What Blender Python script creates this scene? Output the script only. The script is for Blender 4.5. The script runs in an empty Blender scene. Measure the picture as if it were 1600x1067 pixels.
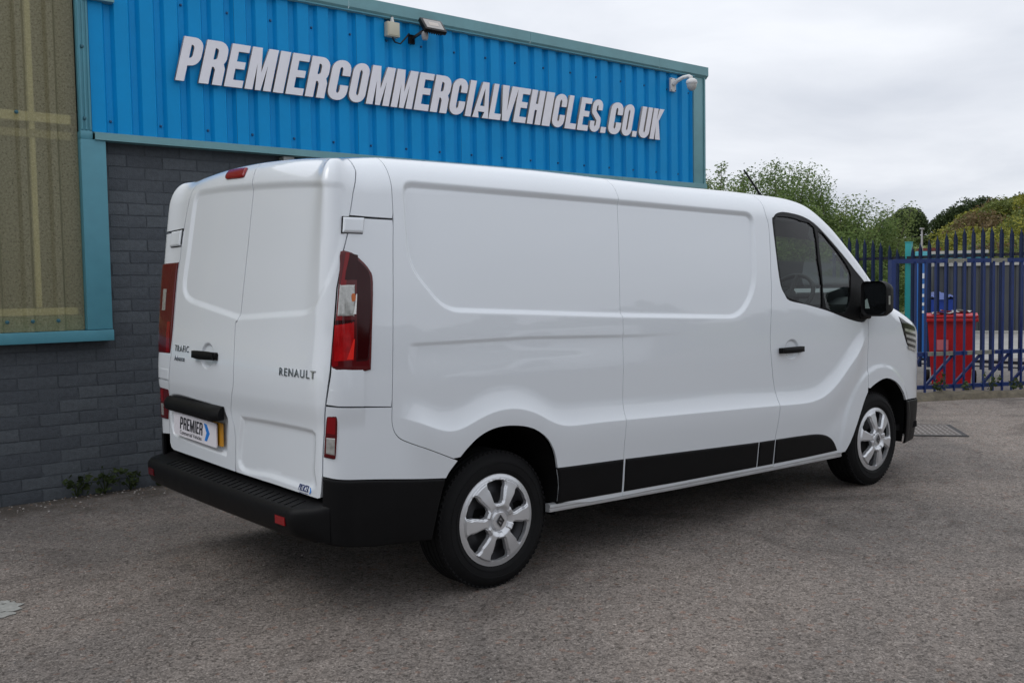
import bpy, bmesh, math, random
import numpy as np
from mathutils import Vector, Matrix
from mathutils.geometry import delaunay_2d_cdt
random.seed(7); rng = np.random.default_rng(7)
S = bpy.context.scene
COL = S.collection
# ---------------------------------------------------------------- camera, sky, sun, exposure
cam = bpy.data.cameras.new('camera'); cam_o = bpy.data.objects.new('camera', cam); COL.objects.link(cam_o)
yaw, pitch, roll = 0.8712618139545382, -0.055935924387070145, -0.01567958879262913
fw = Vector((math.cos(pitch)*math.cos(yaw), math.cos(pitch)*math.sin(yaw), math.sin(pitch)))
r0 = Vector((math.sin(yaw), -math.cos(yaw), 0)); u0 = r0.cross(fw)
rt = r0*math.cos(roll)+u0*math.sin(roll); up = u0*math.cos(roll)-r0*math.sin(roll)
M = Matrix((rt, up, -fw)).transposed().to_4x4(); M.translation = (-2.926095834733455, -4.539987637276818, 1.4601468603501833)
cam_o.matrix_world = M
cam.sensor_width = 36; cam.lens = 1514.5248486486744/1600*36; cam.clip_start = .05; cam.clip_end = 5000
S.camera = cam_o
S.view_settings.view_transform = 'Standard'; S.view_settings.look = 'None'
S.view_settings.exposure = 0.0; S.view_settings.gamma = 1; S.view_settings.use_curve_mapping = False

SUN_EL, SUN_AZ = math.radians(50), math.radians(162)        # azimuth measured from +x towards +y
W = bpy.data.worlds.new('World'); S.world = W; W.use_nodes = True
def build_sky():
    nt = W.node_tree; nt.nodes.clear(); N = nt.nodes.new; L = nt.links.new
    out = N('ShaderNodeOutputWorld'); bg = N('ShaderNodeBackground'); L(bg.outputs[0], out.inputs[0])
    sky = N('ShaderNodeTexSky'); sky.sky_type = 'NISHITA'; sky.sun_disc = False
    sky.sun_elevation = SUN_EL; sky.sun_rotation = math.pi/2-SUN_AZ
    tc = N('ShaderNodeTexCoord')
    sep = N('ShaderNodeSeparateXYZ'); L(tc.outputs['Generated'], sep.inputs[0])
    # flatten the direction on to a cloud deck: (x, y) / (z + .12)
    ad = N('ShaderNodeMath'); ad.operation = 'ADD'; ad.inputs[1].default_value = .16
    ab = N('ShaderNodeMath'); ab.operation = 'ABSOLUTE'; L(sep.outputs[2], ab.inputs[0]); L(ab.outputs[0], ad.inputs[0])
    dx = N('ShaderNodeMath'); dx.operation = 'DIVIDE'; L(sep.outputs[0], dx.inputs[0]); L(ad.outputs[0], dx.inputs[1])
    dy = N('ShaderNodeMath'); dy.operation = 'DIVIDE'; L(sep.outputs[1], dy.inputs[0]); L(ad.outputs[0], dy.inputs[1])
    cb = N('ShaderNodeCombineXYZ'); L(dx.outputs[0], cb.inputs[0]); L(dy.outputs[0], cb.inputs[1])
    n1 = N('ShaderNodeTexNoise'); n1.inputs['Scale'].default_value = 1.1; n1.inputs['Detail'].default_value = 7; n1.inputs['Roughness'].default_value = .52
    n1.inputs['Distortion'].default_value = .3; L(cb.outputs[0], n1.inputs['Vector'])
    n2 = N('ShaderNodeTexNoise'); n2.inputs['Scale'].default_value = 2.3; n2.inputs['Detail'].default_value = 6; L(cb.outputs[0], n2.inputs['Vector'])
    cr = N('ShaderNodeValToRGB'); L(n1.outputs['Fac'], cr.inputs[0])
    e = cr.color_ramp.elements; e[0].position = .32; e[0].color = (6.9, 7.3, 8.1, 1); e[1].position = .66; e[1].color = (9.3, 9.6, 10.2, 1)
    # a few thin places where blue shows faintly through
    th = N('ShaderNodeMapRange'); th.inputs[1].default_value = .55; th.inputs[2].default_value = .75; th.inputs[3].default_value = .98; th.inputs[4].default_value = .93
    L(n2.outputs['Fac'], th.inputs[0])
    mx = N('ShaderNodeMix'); mx.data_type = 'RGBA'; L(th.outputs[0], mx.inputs['Factor']); L(sky.outputs[0], mx.inputs['A']); L(cr.outputs[0], mx.inputs['B'])
    # an overcast sky is brighter overhead than towards the horizon
    zf = N('ShaderNodeMapRange'); zf.inputs[1].default_value = 0; zf.inputs[2].default_value = 1; zf.inputs[3].default_value = .93; zf.inputs[4].default_value = 1.30; L(sep.outputs[2], zf.inputs[0])
    vm = N('ShaderNodeVectorMath'); vm.operation = 'SCALE'; L(mx.outputs['Result'], vm.inputs[0]); L(zf.outputs[0], vm.inputs['Scale'])
    L(vm.outputs[0], bg.inputs['Color']); bg.inputs['Strength'].default_value = .1
build_sky()
sun = bpy.data.lights.new('sun', 'SUN'); sun.energy = .85; sun.angle = math.radians(30); sun.color = (1, .98, .95)
sun_o = bpy.data.objects.new('sun', sun); COL.objects.link(sun_o)
sd = Vector((math.cos(SUN_EL)*math.cos(SUN_AZ), math.cos(SUN_EL)*math.sin(SUN_AZ), math.sin(SUN_EL)))
sun_o.rotation_euler = (-sd).to_track_quat('-Z', 'Y').to_euler(); sun_o.location = sd*40

# ---------------------------------------------------------------- materials
MATS = {}
def mat(name, base=(.5, .5, .5), rough=.5, metal=0, coat=0, spec=.5, vary=0, vscale=4, bump=0, bscale=60, coat_rough=.05, emit=None, speck=None):
    if name in MATS: return MATS[name]
    m = bpy.data.materials.new(name); m.use_nodes = True; nt = m.node_tree; b = nt.nodes['Principled BSDF']; L = nt.links.new; N = nt.nodes.new
    b.inputs['Base Color'].default_value = (*base, 1); b.inputs['Roughness'].default_value = rough; b.inputs['Metallic'].default_value = metal
    b.inputs['Coat Weight'].default_value = coat; b.inputs['Coat Roughness'].default_value = coat_rough; b.inputs['Specular IOR Level'].default_value = spec
    if vary or bump:
        tc = N('ShaderNodeTexCoord')
    if vary:
        n = N('ShaderNodeTexNoise'); n.inputs['Scale'].default_value = vscale; n.inputs['Detail'].default_value = 8; n.inputs['Roughness'].default_value = .62
        L(tc.outputs['Object'], n.inputs['Vector'])
        r = N('ShaderNodeMapRange'); r.inputs[1].default_value = .25; r.inputs[2].default_value = .75; r.inputs[3].default_value = 1-vary; r.inputs[4].default_value = 1+vary
        L(n.outputs['Fac'], r.inputs[0])
        h = N('ShaderNodeHueSaturation'); h.inputs['Color'].default_value = (*base, 1); L(r.outputs[0], h.inputs['Value']); L(h.outputs[0], b.inputs['Base Color'])
        r2 = N('ShaderNodeMapRange'); r2.inputs[3].default_value = max(0, rough-.1); r2.inputs[4].default_value = min(1, rough+.1); L(n.outputs['Fac'], r2.inputs[0]); L(r2.outputs[0], b.inputs['Roughness'])
    if bump:
        n = N('ShaderNodeTexNoise'); n.inputs['Scale'].default_value = bscale; n.inputs['Detail'].default_value = 5; L(tc.outputs['Object'], n.inputs['Vector'])
        bp = N('ShaderNodeBump'); bp.inputs['Strength'].default_value = bump; bp.inputs['Distance'].default_value = .004; L(n.outputs['Fac'], bp.inputs['Height']); L(bp.outputs[0], b.inputs['Normal'])
    MATS[name] = m; return m
def glass_mat(name, tint, gloss=1.0, rough=.0, fac=None):
    m = bpy.data.materials.new(name); m.use_nodes = True; nt = m.node_tree; nt.nodes.clear(); N = nt.nodes.new; L = nt.links.new
    out = N('ShaderNodeOutputMaterial'); tr = N('ShaderNodeBsdfTransparent'); tr.inputs[0].default_value = (*tint, 1)
    gl = N('ShaderNodeBsdfGlossy'); gl.inputs['Roughness'].default_value = rough; gl.inputs['Color'].default_value = (gloss,)*3+(1,)
    fr = N('ShaderNodeFresnel'); fr.inputs[0].default_value = 1.3; mx = N('ShaderNodeMixShader')
    L(fr.outputs[0], mx.inputs[0]); L(tr.outputs[0], mx.inputs[1]); L(gl.outputs[0], mx.inputs[2]); L(mx.outputs[0], out.inputs[0])
    MATS[name] = m; return m

paint = mat('white_paint', (.70, .735, .77), .34, coat=1, coat_rough=.02)
black_plastic = mat('black_plastic', (.0045, .0045, .005), .5, spec=.14, vary=.12, vscale=9, bump=.12, bscale=900)
gloss_black = mat('gloss_black', (.006, .006, .007), .16, spec=.3)
rubber = mat('rubber', (.0085, .0085, .009), .72, spec=.15, vary=.25, vscale=12)
dark = mat('dark_inside', (.006, .006, .006), .9, spec=.1)
cabin = mat('cabin_plastic', (.022, .023, .025), .6, vary=.1)
dash_grey = mat('dash_grey', (.10, .105, .11), .45)
silver = mat('silver_trim', (.66, .67, .69), .28, metal=.6)
steel = mat('steel', (.05, .05, .055), .45, metal=.5)
sill_metal = mat('sill_metal', (.50, .51, .52), .35, metal=.5, vary=.1, vscale=6)
chrome = mat('chrome', (.42, .43, .45), .18, metal=1)
red_lens = mat('red_lens', (.20, .003, .006), .15, spec=.25, coat=.25)
red_dark = mat('dark_red_lens', (.085, .003, .005), .14, spec=.25, coat=.3)
red_smoke = mat('smoked_lens', (.030, .0018, .003), .10, spec=.2, coat=.12)
red_bright = mat('bright_red_lens', (.36, .003, .005), .2, spec=.2, coat=.2, vary=.35, vscale=25)
clear_lens = mat('clear_lens', (.40, .40, .38), .12, metal=.35, coat=1, vary=.35, vscale=40)
amber = mat('amber_bulb', (.5, .12, .02), .25)
tint_glass = glass_mat('tinted_glass', (.74, .84, .81))
clear_glass = glass_mat('windscreen_glass', (.86, .93, .91))
plate_white = mat('plate_white', (.72, .70, .74), .35)
plate_yellow = mat('plate_yellow', (.48, .22, .012), .4)
ink = mat('black_ink', (.012, .013, .018), .45)
ink_blue = mat('blue_ink', (.01, .19, .62), .4)
navy_ink = mat('navy_ink', (.015, .03, .13), .4)

# ---------------------------------------------------------------- mesh helpers
def put(o, parent=None, label=None, cat=None, group=None, kind=None):
    COL.objects.link(o)
    if parent is not None: o.parent = parent
    return tag(o, label, cat, group, kind)
def tag(o, label=None, cat=None, group=None, kind=None):
    if label: o['label'] = label
    if cat: o['category'] = cat
    if group: o['group'] = group
    if kind: o['kind'] = kind
    return o
def thing(name, loc=(0, 0, 0), rz=0, label=None, cat=None, group=None):
    e = bpy.data.objects.new(name, None); e.empty_display_size = .1; e.location = loc; e.rotation_euler = (0, 0, rz)
    return put(e, None, label, cat, group)
def mesh_data(name, V, F, mats, mi=None, smooth=False):
    me = bpy.data.meshes.new(name); me.from_pydata([tuple(map(float, v)) for v in V], [], [tuple(map(int, f)) for f in F])
    for m in (mats if isinstance(mats, (list, tuple)) else [mats]): me.materials.append(m)
    if mi is not None: me.polygons.foreach_set('material_index', np.asarray(mi, np.int32))
    me.polygons.foreach_set('use_smooth', np.full(len(me.polygons), smooth)); me.update()
    return me
def obj(name, V, F, mats, parent=None, mi=None, smooth=False, sharp=None, **k):
    me = mesh_data(name, V, F, mats, mi, smooth or sharp is not None)
    if sharp is not None: me.set_sharp_from_angle(angle=math.radians(sharp))
    return put(bpy.data.objects.new(name, me), parent, **k)
class MB:
    """collects vertices and faces for one mesh"""
    def __init__(s): s.V = []; s.F = []; s.M = []
    def add(s, V, F, m=0):
        n = len(s.V); s.V += [tuple(v) for v in V]; s.F += [tuple(i+n for i in f) for f in F]; s.M += [m]*len(F)
    def box(s, a, b, m=0, bev=0):
        x0, y0, z0 = a; x1, y1, z1 = b
        if bev <= 0:
            V = [(x0, y0, z0), (x1, y0, z0), (x1, y1, z0), (x0, y1, z0), (x0, y0, z1), (x1, y0, z1), (x1, y1, z1), (x0, y1, z1)]
            s.add(V, [(3, 2, 1, 0), (4, 5, 6, 7), (0, 1, 5, 4), (1, 2, 6, 5), (2, 3, 7, 6), (3, 0, 4, 7)], m); return
        bm = bmesh.new(); bmesh.ops.create_cube(bm, size=1)
        for v in bm.verts: v.co = Vector((x0+(v.co.x+.5)*(x1-x0), y0+(v.co.y+.5)*(y1-y0), z0+(v.co.z+.5)*(z1-z0)))
        bmesh.ops.bevel(bm, geom=bm.edges[:], offset=bev, segments=2, affect='EDGES', profile=.6)
        bm.verts.index_update(); s.add([v.co[:] for v in bm.verts], [[v.index for v in f.verts] for f in bm.faces], m); bm.free()
    def obox(s, p, q, w, h, m=0, upv=(0, 0, 1)):
        """bar of w x h section from p to q"""
        p = Vector(p); q = Vector(q); d = (q-p).normalized(); u = Vector(upv)
        if abs(d.dot(u)) > .98: u = Vector((1, 0, 0))
        r = d.cross(u).normalized()*(w/2); u = r.cross(d).normalized()*(h/2)
        V = [p-r-u, p+r-u, p+r+u, p-r+u, q-r-u, q+r-u, q+r+u, q-r+u]
        s.add(V, [(0, 1, 2, 3), (7, 6, 5, 4), (0, 4, 5, 1), (1, 5, 6, 2), (2, 6, 7, 3), (3, 7, 4, 0)], m)
    def tube(s, pts, r, n=8, m=0, caps=True):
        pts = [Vector(p) for p in pts]; R = r if isinstance(r, (list, tuple)) else [r]*len(pts); rings = []; V = []
        for i, p in enumerate(pts):
            d = (pts[min(i+1, len(pts)-1)]-pts[max(i-1, 0)]).normalized()
            u = Vector((0, 0, 1)) if abs(d.z) < .9 else Vector((1, 0, 0)); a = d.cross(u).normalized(); b = a.cross(d)
            V += [p+(a*math.cos(t)+b*math.sin(t))*R[i] for t in [2*math.pi*k/n for k in range(n)]]
        F = [(i*n+k, (i+1)*n+k, (i+1)*n+(k+1) % n, i*n+(k+1) % n) for i in range(len(pts)-1) for k in range(n)]
        if caps: F += [tuple(range(n)), tuple(range(len(V)-1, len(V)-n-1, -1))]
        s.add(V, F, m)
    def lathe(s, prof, n=48, c=(0, 0, 0), axis='z', m=0, mfun=None):
        """prof: (radius, height) pairs turned round an axis through c"""
        V = []
        for r, h in prof:
            for k in range(n):
                t = 2*math.pi*k/n; a, b = r*math.cos(t), r*math.sin(t)
                V.append((c[0]+a, c[1]+b, c[2]+h) if axis == 'z' else (c[0]+a, c[1]+h, c[2]+b) if axis == 'y' else (c[0]+h, c[1]+a, c[2]+b))
        for i in range(len(prof)-1):
            F = [(i*n+k, i*n+(k+1) % n, (i+1)*n+(k+1) % n, (i+1)*n+k) for k in range(n)]
            if i == 0: base = len(s.V); s.V += V
            s.F += [tuple(j+base for j in f) for f in F]; s.M += [m if mfun is None else mfun(i)]*len(F)
    def prism(s, loop, h0, h1, axis='y', m=0):
        """extrude a 2D loop; axis y: loop is (x, z), axis x: (y, z), axis z: (x, y)"""
        n = len(loop); f = (lambda p, h: (p[0], h, p[1])) if axis == 'y' else (lambda p, h: (h, p[0], p[1])) if axis == 'x' else (lambda p, h: (p[0], p[1], h))
        V = [f(p, h0) for p in loop]+[f(p, h1) for p in loop]
        s.add(V, [tuple(range(n)), tuple(range(2*n-1, n-1, -1))]+[(i, i+n, (i+1) % n+n, (i+1) % n) for i in range(n)], m)
    def build(s, name, mats, parent=None, smooth=False, sharp=None, recalc=True, **k):
        o = obj(name, s.V, s.F, mats, parent, s.M, smooth, None, **k)
        if recalc:
            bm = bmesh.new(); bm.from_mesh(o.data); bmesh.ops.recalc_face_normals(bm, faces=bm.faces[:]); bm.to_mesh(o.data); bm.free()
        if sharp is not None:
            o.data.polygons.foreach_set('use_smooth', np.full(len(o.data.polygons), True)); o.data.set_sharp_from_angle(angle=math.radians(sharp))
        return o
def rrect(x0, y0, x1, y1, r, n=6):
    if not isinstance(r, (tuple, list)): r = (r,)*4
    out = []
    for (cx, cy, a0, rr) in ((x0+r[0], y0+r[0], 180, r[0]), (x1-r[1], y0+r[1], 270, r[1]), (x1-r[2], y1-r[2], 0, r[2]), (x0+r[3], y1-r[3], 90, r[3])):
        if rr <= 1e-6: out.append((cx, cy)); continue
        for k in range(n+1):
            t = math.radians(a0+90*k/n); out.append((cx+rr*math.cos(t), cy+rr*math.sin(t)))
    return out
def flat_shape(name, loops, extrude, m, bevel=0):
    """2D loops (with holes) filled and given thickness, as mesh data lying in its own xy plane"""
    cu = bpy.data.curves.new(name, 'CURVE'); cu.dimensions = '2D'; cu.fill_mode = 'BOTH'; cu.extrude = extrude; cu.bevel_depth = bevel; cu.bevel_resolution = 0
    for lp in loops:
        sp = cu.splines.new('POLY'); sp.points.add(len(lp)-1); sp.use_cyclic_u = True
        for p, q in zip(sp.points, lp): p.co = (q[0], q[1], 0, 1)
    o = bpy.data.objects.new('tmp', cu); me = bpy.data.meshes.new_from_object(o); bpy.data.objects.remove(o); bpy.data.curves.remove(cu)
    me.name = name; me.materials.clear()
    for x in (m if isinstance(m, (list, tuple)) else [m]): me.materials.append(x)
    return me
def text_shape(body, size, extrude, m, xs=1, shear=0, bold=0, spacing=1):
    cu = bpy.data.curves.new('txt', 'FONT'); cu.body = body; cu.size = size; cu.extrude = extrude; cu.shear = shear; cu.offset = bold; cu.space_character = spacing; cu.resolution_u = 3
    o = bpy.data.objects.new('tmp', cu); me = bpy.data.meshes.new_from_object(o); bpy.data.objects.remove(o); bpy.data.curves.remove(cu)
    me.transform(Matrix.Diagonal((xs, 1, 1, 1))); me.materials.clear(); me.materials.append(m); return me
def merge_meshes(name, items, mats):
    """items: (mesh, matrix, material index)"""
    mb = MB()
    for me, mx, mi in items:
        mb.add([mx @ v.co for v in me.vertices], [tuple(p.vertices) for p in me.polygons], mi)
    return mesh_data(name, mb.V, mb.F, mats, mb.M)

# ---------------------------------------------------------------- van body surface
# the body is one smooth surface P(a, t): a runs round the plan outline (a = x on the straight flank,
# decreasing round the rear corner to the middle of the rear doors), t is height, continuing over the roof edge.
def nat_spline(xs, ys):
    xs = np.asarray(xs, float); ys = np.asarray(ys, float); n = len(xs); h = np.diff(xs)
    A = np.eye(n); b = np.zeros(n)
    for i in range(1, n-1):
        A[i, i-1] = h[i-1]; A[i, i] = 2*(h[i-1]+h[i]); A[i, i+1] = h[i]
        b[i] = 3*((ys[i+1]-ys[i])/h[i]-(ys[i]-ys[i-1])/h[i-1])
    c = np.linalg.solve(A, b)
    bb = np.diff(ys)/h - h*(2*c[:-1]+c[1:])/3; d = np.diff(c)/(3*h)
    def f(x):
        x = np.asarray(x, float); k = np.clip(np.searchsorted(xs, x)-1, 0, n-2); u = x-xs[k]
        return ys[k]+u*(bb[k]+u*(c[k]+u*d[k]))
    return f
def pchip(xs, ys):
    xs = np.asarray(xs, float); ys = np.asarray(ys, float); h = np.diff(xs); de = np.diff(ys)/h
    m = np.zeros(len(xs)); m[0] = de[0]; m[-1] = de[-1]
    for i in range(1, len(xs)-1):
        if de[i-1]*de[i] > 0:
            w1 = 2*h[i]+h[i-1]; w2 = h[i]+2*h[i-1]; m[i] = (w1+w2)/(w1/de[i-1]+w2/de[i])
    def f(x):
        x = np.clip(np.asarray(x, float), xs[0], xs[-1]); k = np.clip(np.searchsorted(xs, x)-1, 0, len(xs)-2)
        u = (x-xs[k])/h[k]; u2 = u*u; u3 = u2*u
        return (2*u3-3*u2+1)*ys[k]+(u3-2*u2+u)*h[k]*m[k]+(3*u2-2*u3)*ys[k+1]+(u3-u2)*h[k]*m[k+1]
    return f
def sstep(x):
    x = np.clip(x, 0, 1); return x*x*(3-2*x)
_c = [(-.938, .5), (-.941, .2), (-.941, -.2), (-.938, -.5), (-.931, -.75), (-.927, -.85)]
for k in range(1, 7):                                   # rear corner, a rounded square
    th = math.pi/2*k/7; _c.append((-.927+.105*(1-math.cos(th)), -.85-.108*math.sin(th)))
_c += [(-.78, -.9595), (-.5, -.964), (.3, -.971), (1.2, -.973), (2.2, -.972), (3.0, -.967), (3.5, -.958), (3.9, -.932),
       (4.15, -.886), (4.34, -.80), (4.445, -.66), (4.505, -.45), (4.535, -.2), (4.54, 0.0), (4.535, .2)]
_c = np.array(_c); _s = np.r_[0, np.cumsum(np.hypot(*np.diff(_c, axis=0).T))]
_fx, _fy = nat_spline(_s, _c[:, 0]), nat_spline(_s, _c[:, 1])
_ss = np.linspace(0, _s[-1], 12001); _xx, _yy = _fx(_ss), _fy(_ss)
_al = np.r_[0, np.cumsum(np.hypot(np.diff(_xx), np.diff(_yy)))]
_i0 = np.argmin(np.where(_yy < -.9, abs(_xx), 9)); _al -= _al[_i0]          # a = 0 above the rear axle
A_REAR = float(_al[np.argmin(np.where(_xx < 0, abs(_yy), 9))])              # a at the middle of the rear
A_NOSE = float(_al[np.argmin(np.where(_xx > 0, abs(_yy), 9))])
_tx, _ty = np.gradient(_xx, _al), np.gradient(_yy, _al)
_ux = np.interp(np.arange(0, _al[-1]-_al[0], .001)+_al[0], _al, _ty); _uy = np.interp(np.arange(0, _al[-1]-_al[0], .001)+_al[0], _al, -_tx); _ua = np.arange(0, _al[-1]-_al[0], .001)+_al[0]
_kz = np.convolve(np.ones(441), np.hanning(81), 'full'); _kz /= _kz.sum()                                     # the way the body leans in turns more gently than the outline
_pad = lambda v: np.convolve(np.r_[np.full(260, v[0]), v, np.full(260, v[-1])], _kz, 'valid')
_dx, _dy = _pad(_ux), _pad(_uy)
def plan(a, lean=False):
    """point and outward normal of the plan outline, mirrored beyond the middle of the rear"""
    a = np.asarray(a, float); m = a < A_REAR; aa = np.where(m, 2*A_REAR-a, a)
    x = np.interp(aa, _al, _xx); y = np.interp(aa, _al, _yy)
    tx = np.interp(aa, _al, _tx); ty = np.interp(aa, _al, _ty); l = np.hypot(tx, ty)
    nx, ny = ty/l, -tx/l
    s = np.where(m, -1, 1)
    if lean: nx, ny = np.interp(aa, _ua, _dx), np.interp(aa, _ua, _dy)
    return x, y*s, nx, ny*s
I_SIDE = pchip([.15, .30, .50, .80, 1.0, 1.2, 1.4, 1.6, 1.8, 1.95, 2.1], [.05, .022, .004, 0, 0, .006, .022, .048, .085, .12, .16])
I_REAR = pchip([.15, .30, .50, .80, 1.0, 1.2, 1.4, 1.6, 1.8, 1.95, 2.1], [.0, .0, .0, 0, 0, .008, .026, .05, .08, .108, .14])
Z_TOP = pchip([-1, -.7, -.45, .3, 1.05, 1.8, 2.2, 2.45, 2.7, 2.95, 3.15, 3.33, 3.52, 3.66, 3.82, 3.97, 4.2, 4.35, 4.45, 4.54, 4.6],
              [2.005, 2.012, 2.032, 2.037, 2.024, 2.012, 2.008, 2.002, 1.996, 1.974, 1.900, 1.765, 1.572, 1.425, 1.322, 1.278, 1.212, 1.15, 1.085, .98, .9])
R_Z = pchip([-1, -.6, 2.3, 2.9, 3.6, 4.0, 4.6], [.11, .15, .15, .16, .20, .15, .12])
R_I = pchip([-1, -.8, -.4, 2.3, 2.9, 3.6, 4.0, 4.6], [.08, .12, .16, .16, .16, .20, .20, .14])
def t_max(a):
    x = plan(a)[0]; return Z_TOP(x)-R_Z(x)+R_Z(x)*1.0*math.pi/2
def P0(a, t):
    """undisplaced body surface"""
    a = np.asarray(a, float); t = np.asarray(t, float)
    x, y, nx, ny = plan(a, True)
    zt, rz, ri = Z_TOP(x), R_Z(x), R_I(x); zs = zt-rz
    th = np.clip((t-zs)/rz, 0, math.pi/2); over = t > zs
    z = np.where(over, zs+rz*np.sin(th), t)
    g = 1+.9*sstep((x-2.3)/1.2)*sstep((z-1.1)/.4)
    w = sstep((np.abs(a-A_REAR)-.72)/.42)                # 0 on the rear face, 1 on the flank
    ins = I_SIDE(z)*g*w+I_REAR(z)*(1-w)
    ins = ins+np.where(over, ri*(1-np.cos(th)), 0)
    px, py = x-nx*ins, y-ny*ins
    py = np.where(py > 0, py*1.07, py)
    z = z+(.03*(py+.965)+.06*(1-(py/.95)**2))*sstep((z-1.6)/.4)               # the yard falls a little towards the wall
    return np.stack([px, py, z], -1)
def normals(f, a, t, e=.0015):
    t = np.minimum(t, t_max(a)-2*e)
    du = f(a+e, t)-f(a-e, t); dv = f(a, t+e)-f(a, t-e)
    n = np.cross(du, dv); l = np.linalg.norm(n, axis=-1, keepdims=True)
    return n/np.maximum(l, 1e-12)
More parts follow.
